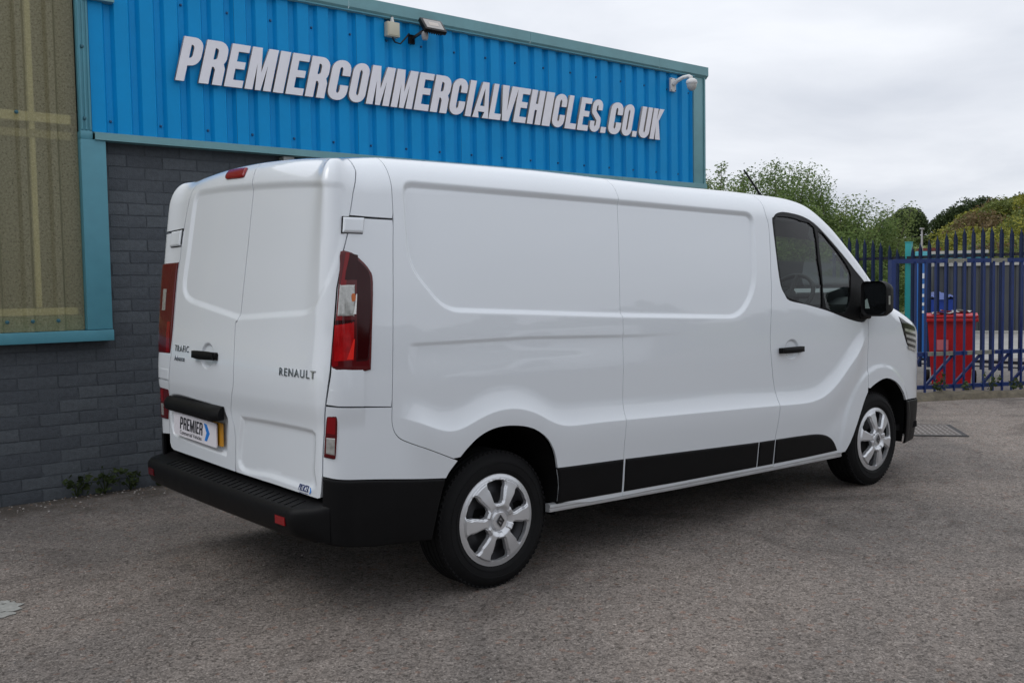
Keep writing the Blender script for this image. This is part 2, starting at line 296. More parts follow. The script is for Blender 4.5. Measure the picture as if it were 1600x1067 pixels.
# outlines of the pressed panels, lamps and openings in (a, t) metres on the body surface
R = {
 'S1': [(-0.427, 2.084), (-0.523, 1.848), (-0.531, 1.768), (-0.555, 1.604), (-0.583, 1.324), (-0.599, 1.1), (-0.607, 0.944), (-0.607, 0.86), (-0.579, 0.808), (-0.523, 0.776), (-0.427, 0.736), (-0.271, 0.668)],
 'seam': [(0.989, 2.06), (1.001, 2.02), (0.953, 1.932), (0.925, 1.776), (0.889, 1.548), (0.865, 1.312), (0.853, 1.072), (0.841, 0.796), (0.833, 0.624), (0.837, 0.536), (0.845, 0.38)],
 'bp': [(2.361, 1.992), (2.277, 1.884), (2.281, 1.796), (2.237, 1.548), (2.217, 1.4), (2.177, 1.12), (2.185, 0.992), (2.201, 0.872), (2.233, 0.712), (2.221, 0.568), (2.213, 0.464), (2.221, 0.34)],
 'df': [(3.361, 1.212), (3.349, 1.1), (3.337, 0.924), (3.329, 0.716)],
 'fair_bot': [(-0.683, 1.768), (-0.531, 1.764)],
 'fair_left': [(-0.707, 1.964), (-0.775, 1.872), (-0.819, 1.768)],
 'low_top': [(-0.915, 0.976), (-0.867, 0.968), (-0.775, 0.96), (-0.611, 0.944)],
 'door_edge_R': [(-0.707, 1.964), (-0.775, 1.872), (-0.819, 1.768), (-0.831, 1.692), (-0.851, 1.624), (-0.867, 1.468), (-0.891, 1.172), (-0.895, 1.124), (-0.919, 0.956), (-0.927, 0.9), (-0.943, 0.748), (-0.947, 0.668), (-0.955, 0.568)],
 'hinge1': [(-0.827, 1.768), (-0.687, 1.768), (-0.707, 1.7), (-0.835, 1.7)],
 'hinge2': [(-0.907, 1.052), (-0.831, 1.044), (-0.835, 0.972), (-0.911, 0.98)],
 'lamp': [(-0.847, 1.624), (-0.799, 1.624), (-0.763, 1.612), (-0.711, 1.576), (-0.683, 1.544), (-0.671, 1.516), (-0.675, 1.448), (-0.695, 1.268), (-0.707, 1.128), (-0.715, 1.112), (-0.767, 1.108), (-0.843, 1.116), (-0.895, 1.128), (-0.891, 1.22), (-0.875, 1.336), (-0.863, 1.452), (-0.851, 1.568)],
 'lamp_clear': [(-0.855, 1.472), (-0.847, 1.48), (-0.783, 1.48), (-0.779, 1.472), (-0.787, 1.352), (-0.799, 1.348), (-0.859, 1.348), (-0.867, 1.36)],
 'lamp_bright': [(-0.879, 1.312), (-0.791, 1.324), (-0.799, 1.16), (-0.883, 1.16)],
 'lamp_dark': [(-0.763, 1.596), (-0.723, 1.568), (-0.695, 1.54), (-0.687, 1.508), (-0.695, 1.388), (-0.719, 1.164), (-0.731, 1.152), (-0.791, 1.152), (-0.779, 1.332)],
 'lamp2': [(-0.919, 0.948), (-0.879, 0.94), (-0.871, 0.928), (-0.875, 0.848), (-0.883, 0.752), (-0.887, 0.74), (-0.939, 0.752)],
 'lamp2_clear': [(-0.923, 0.84), (-0.883, 0.836), (-0.887, 0.76), (-0.927, 0.768)],
 'lamp2_red': [(-0.915, 0.928), (-0.879, 0.924), (-0.883, 0.848), (-0.923, 0.856)],
 'split': [(-1.835, 2.048), (-1.687, 1.9), (-1.699, 1.656), (-1.719, 1.332), (-1.763, 1.312), (-1.759, 1.26), (-1.731, 1.04), (-1.775, 0.948), (-1.807, 0.884), (-1.791, 0.836), (-1.763, 0.776), (-1.775, 0.58)],
 'door_botR': [(-1.779, 0.576), (-1.355, 0.576), (-0.955, 0.568)],
 'door_botL': [(-1.783, 0.576), (-2.211, 0.588), (-2.523, 0.588)],
 'door_edge_L': [(-2.415, 2.028), (-2.603, 2.04), (-2.455, 1.876), (-2.491, 1.768), (-2.507, 1.696), (-2.515, 1.588), (-2.519, 1.308), (-2.523, 1.1), (-2.559, 0.92), (-2.599, 0.736), (-2.607, 0.628), (-2.591, 0.6)],
 'panR': [(-1.647, 1.904), (-0.887, 1.912), (-0.859, 1.904), (-0.847, 1.884), (-0.843, 1.66), (-0.887, 1.452), (-0.943, 1.372), (-1.023, 1.348), (-1.687, 1.328), (-1.627, 1.88)],
 'panL': [(-2.347, 1.924), (-2.255, 1.924), (-1.723, 1.896), (-1.731, 1.332), (-1.875, 1.348), (-2.327, 1.408), (-2.423, 1.44), (-2.439, 1.484), (-2.411, 1.756), (-2.359, 1.896)],
 'recR': [(-1.695, 0.852), (-1.659, 0.864), (-1.031, 0.868), (-0.999, 0.86), (-0.983, 0.84), (-1.023, 0.588), (-1.751, 0.608)],
 'platehouse': [(-2.571, 0.836), (-2.487, 0.904), (-1.923, 0.884), (-1.879, 0.848), (-1.855, 0.816), (-1.943, 0.812), (-2.583, 0.828)],
 'yellow': [(-2.503, 0.824), (-1.859, 0.812), (-1.891, 0.684), (-2.515, 0.692)],
 'dplate': [(-2.483, 0.816), (-1.919, 0.792), (-1.959, 0.676), (-2.531, 0.7)],
 'handleR': [(-2.199, 1.16), (-1.911, 1.156), (-1.915, 1.112), (-2.199, 1.12)],
 'dishR': [(-2.055, 1.136)],
 'text1': [(-2.459, 1.148), (-2.235, 1.14), (-2.239, 1.164)],
 'text2': [(-2.455, 1.1), (-2.291, 1.092)],
 'renault': [(-1.267, 1.096), (-0.947, 1.088), (-1.267, 1.128), (-0.939, 1.116)],
 'sticker': [(-1.147, 0.588), (-1.031, 0.58), (-1.147, 0.604), (-1.031, 0.608), (-1.151, 0.572)],
 'stop': [(-2.019, 1.94), (-2.135, 2.04), (-1.859, 2.024), (-1.811, 2.004), (-1.759, 1.936), (-1.771, 1.924)],
 'bump_side': [(-0.947, 0.668), (-0.919, 0.664), (-0.875, 0.656), (-0.711, 0.636), (-0.523, 0.612), (-0.335, 0.592)],
 'bump_end': [(-0.947, 0.668), (-0.955, 0.532), (-0.911, 0.524)],
 'panel': [(-0.435, 1.888), (-0.415, 1.916), (-0.379, 1.928), (-0.323, 1.936), (0.941, 1.916), (2.069, 1.896), (2.121, 1.872), (2.137, 1.82), (2.057, 1.436), (2.021, 1.392), (1.881, 1.272), (1.801, 1.252), (0.853, 1.292), (-0.267, 1.352), (-0.319, 1.368), (-0.351, 1.392), (-0.411, 1.464), (-0.471, 1.536), (-0.479, 1.572)],
 'crease': [(-0.507, 0.876), (-0.451, 0.856), (-0.383, 0.824), (-0.303, 0.804), (-0.247, 0.816), (-0.191, 0.836), (-0.127, 0.856), (-0.047, 0.876), (0.013, 0.876), (0.077, 0.872), (0.145, 0.86), (0.201, 0.84), (0.257, 0.812), (0.305, 0.784), (0.341, 0.768), (0.429, 0.752), (0.581, 0.756), (0.833, 0.744), (1.281, 0.728), (1.705, 0.712), (2.185, 0.704), (2.429, 0.684), (2.649, 0.688), (2.761, 0.716), (2.877, 0.768), (3.021, 0.868), (3.153, 0.956), (3.289, 1.06)],
 'step': [(-0.479, 1.22), (-0.295, 1.224), (0.289, 1.204), (0.989, 1.176)],
 'archR': [(-0.335, 0.592), (-0.271, 0.668), (-0.223, 0.716), (-0.147, 0.768), (-0.051, 0.796), (0.057, 0.796), (0.173, 0.772), (0.269, 0.716), (0.329, 0.636), (0.357, 0.548), (0.373, 0.448), (0.337, 0.34)],
 'archF': [(3.053, 0.3), (3.109, 0.36), (3.213, 0.528), (3.329, 0.688), (3.469, 0.748), (3.601, 0.764), (3.741, 0.728), (3.845, 0.664), (3.921, 0.576), (3.945, 0.404), (3.961, 0.256)],
 'clad_top': [(0.361, 0.552), (0.837, 0.536), (2.041, 0.488), (2.209, 0.484)],
 'clad_bot': [(0.389, 0.364), (1.313, 0.34), (2.233, 0.324), (2.969, 0.316)],
 'clad_door': [(2.217, 0.484), (2.401, 0.48), (2.617, 0.472), (2.733, 0.46), (2.829, 0.436), (2.905, 0.392), (2.969, 0.316)],
 'sill_bot': [(0.309, 0.324), (1.317, 0.304), (3.025, 0.28)],
 'clad_seam2': [(2.045, 0.484), (2.053, 0.332)],
 'winout': [(2.333, 1.836), (2.357, 1.868), (2.409, 1.892), (2.493, 1.904), (2.601, 1.9), (2.745, 1.884), (2.877, 1.844), (3.017, 1.764), (3.161, 1.656), (3.301, 1.532), (3.393, 1.448), (3.409, 1.368), (3.361, 1.228), (3.317, 1.192), (3.265, 1.18), (3.097, 1.208), (2.837, 1.272), (2.585, 1.32), (2.409, 1.348), (2.361, 1.388), (2.325, 1.452), (2.317, 1.608)],
 'glass1': [(2.357, 1.84), (2.377, 1.86), (2.417, 1.876), (2.577, 1.876), (2.717, 1.856), (2.865, 1.82), (2.821, 1.612), (2.789, 1.296), (2.553, 1.332), (2.413, 1.364), (2.361, 1.396), (2.341, 1.46), (2.333, 1.608)],
 'glass2': [(2.905, 1.796), (3.037, 1.732), (3.149, 1.636), (3.225, 1.532), (3.209, 1.472), (3.141, 1.324), (3.089, 1.272), (3.041, 1.252), (2.829, 1.292), (2.841, 1.532)],
 'sail': [(3.245, 1.524), (3.385, 1.452), (3.409, 1.368), (3.361, 1.228), (3.317, 1.192), (3.265, 1.18), (3.097, 1.208), (3.049, 1.244), (3.145, 1.316)],
 'mirror': [(3.385, 1.468), (3.553, 1.42), (3.573, 1.396), (3.633, 1.232), (3.573, 1.212), (3.333, 1.232), (3.289, 1.272)],
 'handleF': [(2.245, 1.056), (2.517, 1.056), (2.517, 1.008), (2.245, 1.016)],
 'dishF': [(2.409, 1.04), (2.413, 1.096)],
 'headlight': [(3.837, 1.204), (3.953, 1.164), (4.113, 1.124), (4.161, 1.096), (4.181, 0.996), (4.145, 0.924), (4.057, 0.944), (3.973, 0.976), (3.925, 1.024), (3.865, 1.12)],
 'bump_front': [(3.917, 0.58), (4.073, 0.572), (4.289, 0.56), (4.229, 0.484), (4.149, 0.32), (4.017, 0.276), (3.961, 0.304)],
}
# ---------------------------------------------------------------- panels cut out of the body surface
def cr(pts, n=6, closed=False):
    """Catmull-Rom through the points"""
    P = [np.array(p, float) for p in pts]; N = len(P); out = []
    for i in range(N if closed else N-1):
        g = (lambda k: P[k % N]) if closed else (lambda k: P[min(max(k, 0), N-1)])
        a, b, c, d = g(i-1), g(i), g(i+1), g(i+2)
        for k in range(n):
            u = k/n; out.append(.5*(2*b+(c-a)*u+(2*a-5*b+4*c-d)*u*u+(3*b-a-3*c+d)*u**3))
    if not closed: out.append(P[-1])
    return [tuple(p) for p in out]
def poly_sd(poly, a, t):
    """signed distance to a closed polygon, positive inside"""
    p = np.asarray(poly, float); q = np.roll(p, -1, 0); sh = np.shape(a); a = np.ravel(a); t = np.ravel(t); res = np.empty(len(a))
    for s0 in range(0, len(a), 8000):
        x = a[s0:s0+8000, None]; y = t[s0:s0+8000, None]
        ex, ey = q[:, 0]-p[:, 0], q[:, 1]-p[:, 1]; wx, wy = x-p[:, 0], y-p[:, 1]
        h = np.clip((wx*ex+wy*ey)/np.maximum(ex*ex+ey*ey, 1e-12), 0, 1)
        d = np.hypot(wx-h*ex, wy-h*ey).min(1)
        c = ((p[:, 1] <= y) & (q[:, 1] > y)) | ((q[:, 1] <= y) & (p[:, 1] > y))
        xi = p[:, 0]+(y-p[:, 1])/np.where(abs(ey) < 1e-12, 1e-12, ey)*ex
        ins = ((c & (x < xi)).sum(1) % 2) == 1
        res[s0:s0+8000] = np.where(ins, d, -d)
    return res.reshape(sh)
def densify(poly, step):
    out = []
    for i in range(len(poly)):
        p, q = np.array(poly[i], float), np.array(poly[(i+1) % len(poly)], float); l = np.hypot(*(q-p))
        if l < 1e-4: continue
        n = max(1, int(math.ceil(l/step))); out += [tuple(p+(q-p)*k/n) for k in range(n)]
    return out
def area2(p): return sum(p[i][0]*p[(i+1) % len(p)][1]-p[(i+1) % len(p)][0]*p[i][1] for i in range(len(p)))
def inset(poly, d):
    if area2(poly) < 0: poly = poly[::-1]
    n = len(poly); out = []
    for i in range(n):
        a, b, c = (np.array(poly[k % n], float) for k in (i-1, i, i+1))
        e1 = (b-a)/max(np.hypot(*(b-a)), 1e-9); e2 = (c-b)/max(np.hypot(*(c-b)), 1e-9)
        n1, n2 = np.array([-e1[1], e1[0]]), np.array([-e2[1], e2[0]]); m = n1+n2; l = m@m
        m = m/l*2 if l > .3 else n1
        out.append(tuple(b+m*d))
    return out
def mir(poly): return [(2*A_REAR-a, t) for a, t in poly]
def fillet(cs):
    out = []; n = len(cs)
    for i in range(n):
        p, q, s_ = (np.array(cs[k % n][:2], float) for k in (i-1, i, i+1)); r_ = cs[i][2]
        a = (p-q)/np.hypot(*(p-q)); b = (s_-q)/np.hypot(*(s_-q))
        for k in range(9):
            u = k/8; out.append(tuple((1-u)**2*(q+a*r_)+2*u*(1-u)*q+u*u*(q+b*r_)))
    return out
_panel = fillet([(-.462, 1.938, .07), (-.487, 1.565, .10), (-.305, 1.352, .09), (.85, 1.292, .2), (1.895, 1.250, .12), (2.065, 1.425, .10), (2.155, 1.893, .09), (.94, 1.916, .2)][::-1])
_cre = [(-.62, .90), (-.507, .872), (-.40, .830), (-.30, .808), (-.22, .824), (-.12, .858), (-.02, .877), (.06, .877), (.14, .862), (.22, .832), (.30, .792), (.37, .766), (.46, .754), (.58, .752), (.83, .745),
        (1.28, .730), (1.7, .715), (2.2, .696), (2.45, .685), (2.62, .688), (2.76, .716), (2.9, .782), (3.05, .886), (3.2, .992), (3.32, 1.08)]
_crx, _crz = zip(*_cre); CREASE = nat_spline(_crx, _crz)
_panD = fillet([(-2.385, 1.930, .07), (-2.448, 1.455, .09), (-2.33, 1.405, .06), (-1.735, 1.322, .04), (-1.35, 1.340, .2), (-.98, 1.356, .12), (-.815, 1.62, .2), (-.783, 1.912, .06), (-1.70, 1.905, .3)])
_recR = cr([(-1.70, .845), (-1.67, .864), (-1.35, .870), (-1.05, .868), (-1.00, .858), (-.983, .835), (-1.0, .70), (-1.023, .600), (-1.4, .600), (-1.735, .605)], 5, True)
_plateL = cr([(-2.57, .86), (-2.50, .905), (-2.2, .90), (-1.93, .885), (-1.86, .85), (-1.845, .80), (-1.87, .66), (-1.93, .645), (-2.45, .665), (-2.56, .70)], 4, True)
ARC_F = (3.51, .335); ARC_R = (.02, .335)
def F(a, t):
    """relief of the pressed panels, along the surface normal"""
    a = np.asarray(a, float); t = np.asarray(t, float); f = np.zeros(np.broadcast(a, t).shape)
    s = np.where(a < A_REAR, 2*A_REAR-a, a)
    m = (s > -.6) & (s < 2.3) & (t > 1.15)
    if m.any():
        d = poly_sd(_panel, s[m], t[m]); f[m] -= .020*sstep((d+.004)/.030)
    m = (s > -.62) & (t < 1.4)
    if m.any():
        c = CREASE(s[m]); fade = sstep((s[m]+.60)/.16)*(1-sstep((s[m]-3.12)/.26)); u = (t[m]-c)/.125
        hi = .031*np.clip(1-u, 0, 1)**2; lo = .031*(1-.75*sstep((c-t[m])/.30))
        k = 1/(1+np.exp(-np.clip((t[m]-c)/.0035, -40, 40)))
        f[m] += fade*(hi*k+lo*(1-k))
        g = sstep((s[m]+.52)/.06)*(1-sstep((s[m]-.5)/1.0)); st = 1.222-.026*np.clip((s[m]-.2)/.8, 0, 1)
        f[m] -= g*.006*sstep((st-t[m])/.022)*(1-sstep((st-.03-t[m])/.16))
        r = np.hypot(s[m]-ARC_F[0], t[m]-ARC_F[1]); f[m] += .010*(1-sstep((r-.50)/.05))*(s[m] > 2.9)
        rx, rz = (s[m]-2.410)/.075, (t[m]-1.040)/.062; f[m] -= .012*(1-sstep((np.hypot(rx, rz)-.75)/.3))      # hollow behind the front door handle
    m = a < -.75
    m &= a > 2*A_REAR+.75
    if m.any():
        A, T = a[m], t[m]; d = np.zeros(A.shape)
        d -= .013*sstep((poly_sd(_panD, A, T)+.004)/.034)*(1-.6*sstep((A+1.12)/.25))
        d -= .011*sstep((poly_sd(_recR, A, T)+.002)/.030)
        d -= .020*sstep((poly_sd(_plateL, A, T)+.002)/.022)
        d += .012*sstep((T-.86)/.12)*(1-sstep((T-1.02)/.28))           # soft swelling across both doors at bumper-to-handle height
        rr = np.maximum(np.hypot((A+2.055)/.075, (T-1.136)/.065), 0); d -= .013*(1-sstep((rr-.75)/.3))
        f[m] += d
    return f
def _rows(poly, offs): return [q for o in offs for q in inset(densify(poly, .012), o)]
FEAT = _rows(_panel, (-.009, -.004, 0, .005, .011, .017, .022, .026, .033))
for o_ in (-.03, -.012, -.005, -.002, .002, .006, .013, .025, .045, .07, .10, .125): FEAT += [(x, float(CREASE(x))+o_) for x in np.arange(-.6, 3.36, .013)]
for o_ in (-.035, -.022, -.016, -.011, -.006, 0, .006): FEAT += [(x, 1.222-.026*min(1, max(0, (x-.2)/.8))+o_) for x in np.arange(-.56, 1.4, .013)]
for k_ in (.3, .5, .65, .75, .82, .88, .94, 1.0, 1.06, 1.15): FEAT += [(2.410+.075*k_*math.cos(t_), 1.040+.062*k_*math.sin(t_)) for t_ in np.linspace(0, 6.283, 44)]+[(-2.055+.075*k_*math.cos(t_), 1.136+.065*k_*math.sin(t_)) for t_ in np.linspace(0, 6.283, 44)]
for p_ in (_panD,): FEAT += _rows(p_, (-.010, -.004, .002, .008, .014, .020, .026, .031, .037))
FEAT += _rows(_recR, (-.008, -.002, .003, .008, .013, .018, .025))+_rows(_plateL, (-.008, -.002, .003, .008, .013, .020))
FEAT = np.array(FEAT)
def surf(off=0., feat=True, rp=None, rh=0, rw=.01):
    def f(a, t):
        p = P0(a, t); n = normals(P0, a, t); d = off+(F(a, t) if feat else 0)
        if rp is not None: d = d-rh*(1-np.sqrt(np.clip(1-(1-np.clip(poly_sd(rp, a, t)/rw, 0, 1))**2, 0, 1)))
        return p+n*np.asarray(d)[..., None]
    return f
def skin(name, poly, m, parent, off=0., gap=.0022, step=.016, depth=.014, holes=(), rh=0, rw=.01, feat=True, **k):
    poly = inset(densify(poly, step), gap)
    holes = [densify(h if area2(h) > 0 else h[::-1], step) for h in holes]
    pa = np.array(poly); a0, t0 = pa.min(0); a1, t1 = pa.max(0)
    ga, gt = np.meshgrid(np.arange(a0, a1, step), np.arange(t0, t1, step)); ga, gt = ga.ravel(), gt.ravel()
    ok = poly_sd(poly, ga, gt) > step*.45
    for h in holes: ok &= poly_sd(h, ga, gt) < -step*.45
    pts = [Vector(p) for p in poly]; E = [(i, (i+1) % len(poly)) for i in range(len(poly))]
    for h in holes:
        n = len(pts); pts += [Vector(p) for p in h]; E += [(n+i, n+(i+1) % len(h)) for i in range(len(h))]
    if rh:                                                    # rows of points along the rounded rim
        for dd in (rw*.25, rw*.6, rw*1.02):
            q = inset(poly, dd); q = [p for p, s in zip(q, poly_sd(poly, np.array(q)[:, 0], np.array(q)[:, 1])) if s > dd*.8]; pts += [Vector(p) for p in q]
        dok = poly_sd(poly, ga, gt); ok &= dok > rw*1.3
    ga, gt = ga[ok], gt[ok]
    if feat and step < .02:
        fp = FEAT[(FEAT[:, 0] > a0) & (FEAT[:, 0] < a1) & (FEAT[:, 1] > t0) & (FEAT[:, 1] < t1)]
        if len(fp):
            g_ = poly_sd(poly, fp[:, 0], fp[:, 1]) > .004
            for h in holes: g_ &= poly_sd(h, fp[:, 0], fp[:, 1]) < -.004
            fp = fp[g_]
            if len(fp):
                _, ui = np.unique(np.round(fp/.0022).astype(int), axis=0, return_index=True); fp = fp[ui]
                cells = {(i+dx, j+dy) for i, j in np.floor(fp/.007).astype(int) for dx in (-1, 0, 1) for dy in (-1, 0, 1)}
                kp_ = np.array([(i, j) not in cells for i, j in zip(np.floor(ga/.007).astype(int), np.floor(gt/.007).astype(int))], bool); ga, gt = ga[kp_], gt[kp_]
                pts += [Vector(p) for p in fp]
    pts += [Vector((x, y)) for x, y in zip(ga, gt)]
    V2, _, T, *_ = delaunay_2d_cdt(pts, E, [], 2, 1e-6)
    V2 = np.array([v[:] for v in V2]); T = np.array([tuple(f) for f in T if len(f) == 3])
    cc = V2[T]; ar = (cc[:, 1, 0]-cc[:, 0, 0])*(cc[:, 2, 1]-cc[:, 0, 1])-(cc[:, 2, 0]-cc[:, 0, 0])*(cc[:, 1, 1]-cc[:, 0, 1])
    T[ar < 0] = T[ar < 0][:, ::-1]; T = T[abs(ar) > 1e-10]
    if holes:
        ce = V2[T].mean(1); keep = np.ones(len(T), bool)
        for h in holes: keep &= poly_sd(h, ce[:, 0], ce[:, 1]) < 0
        T = T[keep]
    fs = surf(off, feat, poly if rh else None, rh, rw)
    P = fs(V2[:, 0], V2[:, 1]); Nn = normals(fs, V2[:, 0], V2[:, 1], .002)
    E2 = {}
    for f in T:
        for i in range(3): E2[(f[i], f[(i+1) % 3])] = 1
    bd = [e for e in E2 if (e[1], e[0]) not in E2]
    n0 = len(P); Pi = P-Nn*depth
    Vv = np.r_[P, Pi]; Fq = [tuple(f) for f in T]; nor = [Nn[i] for f in T for i in f]
    for u, v in bd:
        Fq.append((v, u, u+n0, v+n0)); e = P[v]-P[u]; fn = np.cross(e, Nn[u]); fn = fn/max(np.linalg.norm(fn), 1e-9); nor += [fn]*4
    # unused inner vertices are dropped by remapping
    used = np.unique(np.array([i for f in Fq for i in f])); mp = -np.ones(len(Vv), int); mp[used] = np.arange(len(used))
    me = mesh_data(name, Vv[used], [tuple(mp[list(f)]) for f in Fq], m, None, True)
    me.normals_split_custom_set([tuple(x) for x in nor])
    return put(bpy.data.objects.new(name, me), parent, **k)
def onto(me, a, t, lift=.001, feat=True, mirror_x=False):
    """lay a flat mesh (x to the right as seen from outside, y up, z out) on to the body at (a, t)"""
    f = surf(0, feat)
    co = np.array([v.co[:] for v in me.vertices]); A = a+co[:, 0]; T = t+co[:, 1]
    P = f(A, T); n = normals(f, A, T); P = P+n*(co[:, 2]+lift)[:, None]
    for v, p in zip(me.vertices, P): v.co = p
    me.update(); return me
# ---------------------------------------------------------------- ground
def asphalt_mat():
    m = bpy.data.materials.new('asphalt'); m.use_nodes = True; nt = m.node_tree; b = nt.nodes['Principled BSDF']; N = nt.nodes.new; L = nt.links.new
    tc = N('ShaderNodeTexCoord'); co = tc.outputs['Object']
    def noise(s, d=6, r=.6, dist=0):
        n = N('ShaderNodeTexNoise'); n.inputs['Scale'].default_value = s; n.inputs['Detail'].default_value = d; n.inputs['Roughness'].default_value = r; n.inputs['Distortion'].default_value = dist; L(co, n.inputs['Vector']); return n.outputs['Fac']
    def mr(v, a, b_, c, d):
        n = N('ShaderNodeMapRange'); n.inputs[1].default_value = a; n.inputs[2].default_value = b_; n.inputs[3].default_value = c; n.inputs[4].default_value = d; L(v, n.inputs[0]); return n.outputs[0]
    def mix(f, a, b_, mode='MIX'):
        n = N('ShaderNodeMix'); n.data_type = 'RGBA'; n.blend_type = mode
        if isinstance(f, float): n.inputs['Factor'].default_value = f
        else: L(f, n.inputs['Factor'])
        for k, v in (('A', a), ('B', b_)):
            if isinstance(v, tuple): n.inputs[k].default_value = (*v, 1)
            else: L(v, n.inputs[k])
        return n.outputs['Result']
    v = N('ShaderNodeTexVoronoi'); v.inputs['Scale'].default_value = 135; L(co, v.inputs['Vector'])          # aggregate
    v2 = N('ShaderNodeTexVoronoi'); v2.inputs['Scale'].default_value = 48; v2.inputs['Randomness'].default_value = 1; L(co, v2.inputs['Vector'])
    sepc = N('ShaderNodeSeparateColor'); L(v.outputs['Color'], sepc.inputs[0]); sepc2 = N('ShaderNodeSeparateColor'); L(v2.outputs['Color'], sepc2.inputs[0])
    base = mix(mr(sepc.outputs[0], 0, 1, 0, 1), (.148, .131, .118), (.318, .283, .257))
    base = mix(mr(sepc.outputs[1], .965, .985, 0, .7), base, (.50, .45, .41))                                   # odd pale chips
    base = mix(mr(sepc2.outputs[2], .965, .972, 0, .55), base, (.26, .16, .12))                                 # brown chips
    base = mix(mr(noise(44, 4, .72, .8), .53, .61, 0, 1), base, (.45, .44, .43), 'MULTIPLY')                    # open pits where the binder has gone
    base = mix(mr(noise(9, 6, .75, .5), .40, .66, 0, 1), base, (.80, .79, .78), 'MULTIPLY')
    base = mix(mr(noise(.42, 8, .66, .8), .42, .60, 0, 1), base, (1.42, 1.38, 1.34), 'MULTIPLY')                # dusty worn areas
    base = mix(mr(noise(.9, 7, .68, 1.2), .53, .66, 0, 1), base, (.66, .65, .65), 'MULTIPLY')                   # damp or oily patches
    base = mix(mr(noise(4.3, 7, .74, .7), .60, .70, 0, 1), base, (1.30, 1.28, 1.25), 'MULTIPLY')
    base = mix(mr(noise(1.6, 4, .6, .4), .68, .76, 0, 1), base, (.60, .60, .60), 'MULTIPLY')                    # a few old stains
    # soil and grit gathered along the foot of the wall
    sp = N('ShaderNodeSeparateXYZ'); L(co, sp.inputs[0])
    edge = N('ShaderNodeMath'); edge.operation = 'ADD'; L(sp.outputs[1], edge.inputs[0]); L(mr(noise(3.2, 6, .7), .3, .7, -.35, .35), edge.inputs[1])
    base = mix(mr(edge.outputs[0], 2.2, 2.75, 0, .8), base, (.088, .072, .058))
    L(base, b.inputs['Base Color']); b.inputs['Roughness'].default_value = .82; b.inputs['Specular IOR Level'].default_value = .3
    hsum = N('ShaderNodeMath'); hsum.operation = 'ADD'; L(mr(v.outputs['Distance'], 0, .6, 1, 0), hsum.inputs[0]); L(mr(noise(34, 5, .75, .8), .3, .66, 1.6, 0), hsum.inputs[1])
    bp = N('ShaderNodeBump'); bp.inputs['Strength'].default_value = 1.0; bp.inputs['Distance'].default_value = .006; L(hsum.outputs[0], bp.inputs['Height'])
    bp2 = N('ShaderNodeBump'); bp2.inputs['Strength'].default_value = .4; bp2.inputs['Distance'].default_value = .03; L(noise(2.5, 5, .55), bp2.inputs['Height']); L(bp.outputs[0], bp2.inputs['Normal'])
    L(bp2.outputs[0], b.inputs['Normal']); return m
asphalt = asphalt_mat()
grass_m = mat('rough_grass', (.085, .105, .035), .9, vary=.5, vscale=.35, bump=.5, bscale=6)
gravel_m = mat('gravel', (.17, .155, .14), .9, vary=.55, vscale=26, bump=1, bscale=70)
concrete_m = mat('concrete', (.30, .29, .27), .85, vary=.25, vscale=1.5, bump=.2, bscale=30)
soil_m = mat('soil', (.10, .085, .06), .95, vary=.5, vscale=14, bump=.9, bscale=40)
CX_, CY_ = -2.926, -4.54
KP = np.array([8.40, 1.22]); KD = np.array([.886, -.463]); KN = np.array([.463, .886])       # kerb line and the way beyond it
def kp(s, o, z=0): p = KP+KD*s+KN*o; return (p[0], p[1], z)
V = [(-45, -60, 0), kp(60, 0), kp(-40, 0), (-45, 30, 0)]
obj('asphalt_yard', [(-45, -70, 0), kp(70, 0), kp(-30, 0), (-45, 40, 0)], [(0, 1, 2, 3)], asphalt, kind='structure')
obj('gravel_strip', [kp(-30, 0, -.004), kp(70, 0, -.004), kp(70, 5.2, -.004), kp(-30, 5.2, -.004)], [(0, 1, 2, 3)], gravel_m, kind='structure')
obj('concrete_yard', [kp(-10, 5.2, -.008), kp(60, 5.2, -.008), kp(60, 34, -.008), kp(-10, 34, -.008)], [(0, 1, 2, 3)], concrete_m, kind='structure')
# terrain out to the horizon: flat near the yard, a scrubby spoil bank to the right of the view and a field rising behind
H_NEAR = pchip([-180, -60, -10, 5, 15, 20, 22, 23.5, 24.6, 25.5, 26.2, 27.0, 28.4, 31, 40, 60, 180], [2.0, 2, 8, 9, 8.6, 7.9, 7.6, 7.1, 6.0, 4.2, 2.8, 2.2, 2.1, 2.4, 2.2, 2.0, 2])
H_FAR = pchip([-180, 0, 20, 25.5, 26.5, 27.5, 29, 32, 40, 70, 180], [10, 14, 18, 19, 18, 17.2, 17.0, 17, 16, 12, 10])
def terr(r, az):
    h = H_NEAR(az)*sstep((r-42)/62)
    f = H_FAR(az)*sstep((r-150)/230)
    return np.maximum(h*(1-sstep((r-150)/120)), 0)+f-.02
az = np.r_[np.arange(-180, -10, 6), np.arange(-10, 70, .8), np.arange(70, 180, 6)]; rr = np.r_[0.5, 15, 30, 40, np.arange(46, 130, 4), 140, 155, 175, 200, 230, 270, 320, 380, 460, 600, 900, 1500, 3000]
V = []
hn = lambda x, y: .5*math.sin(x*.31+y*.17)+.35*math.sin(x*.13-y*.41+1)+.3*math.sin(x*.6+y*.5+2)
for r in rr:
    for a in az:
        x, y = CX_+r*math.cos(math.radians(a)), CY_+r*math.sin(math.radians(a)); z = float(terr(r, a)); V.append((x, y, z+(hn(x, y)*min(1, max(0, z)/4)*.8 if r < 140 else 0)))
na = len(az); Fq = [(i*na+j, (i+1)*na+j, (i+1)*na+(j+1) % na, i*na+(j+1) % na) for i in range(len(rr)-1) for j in range(na)]
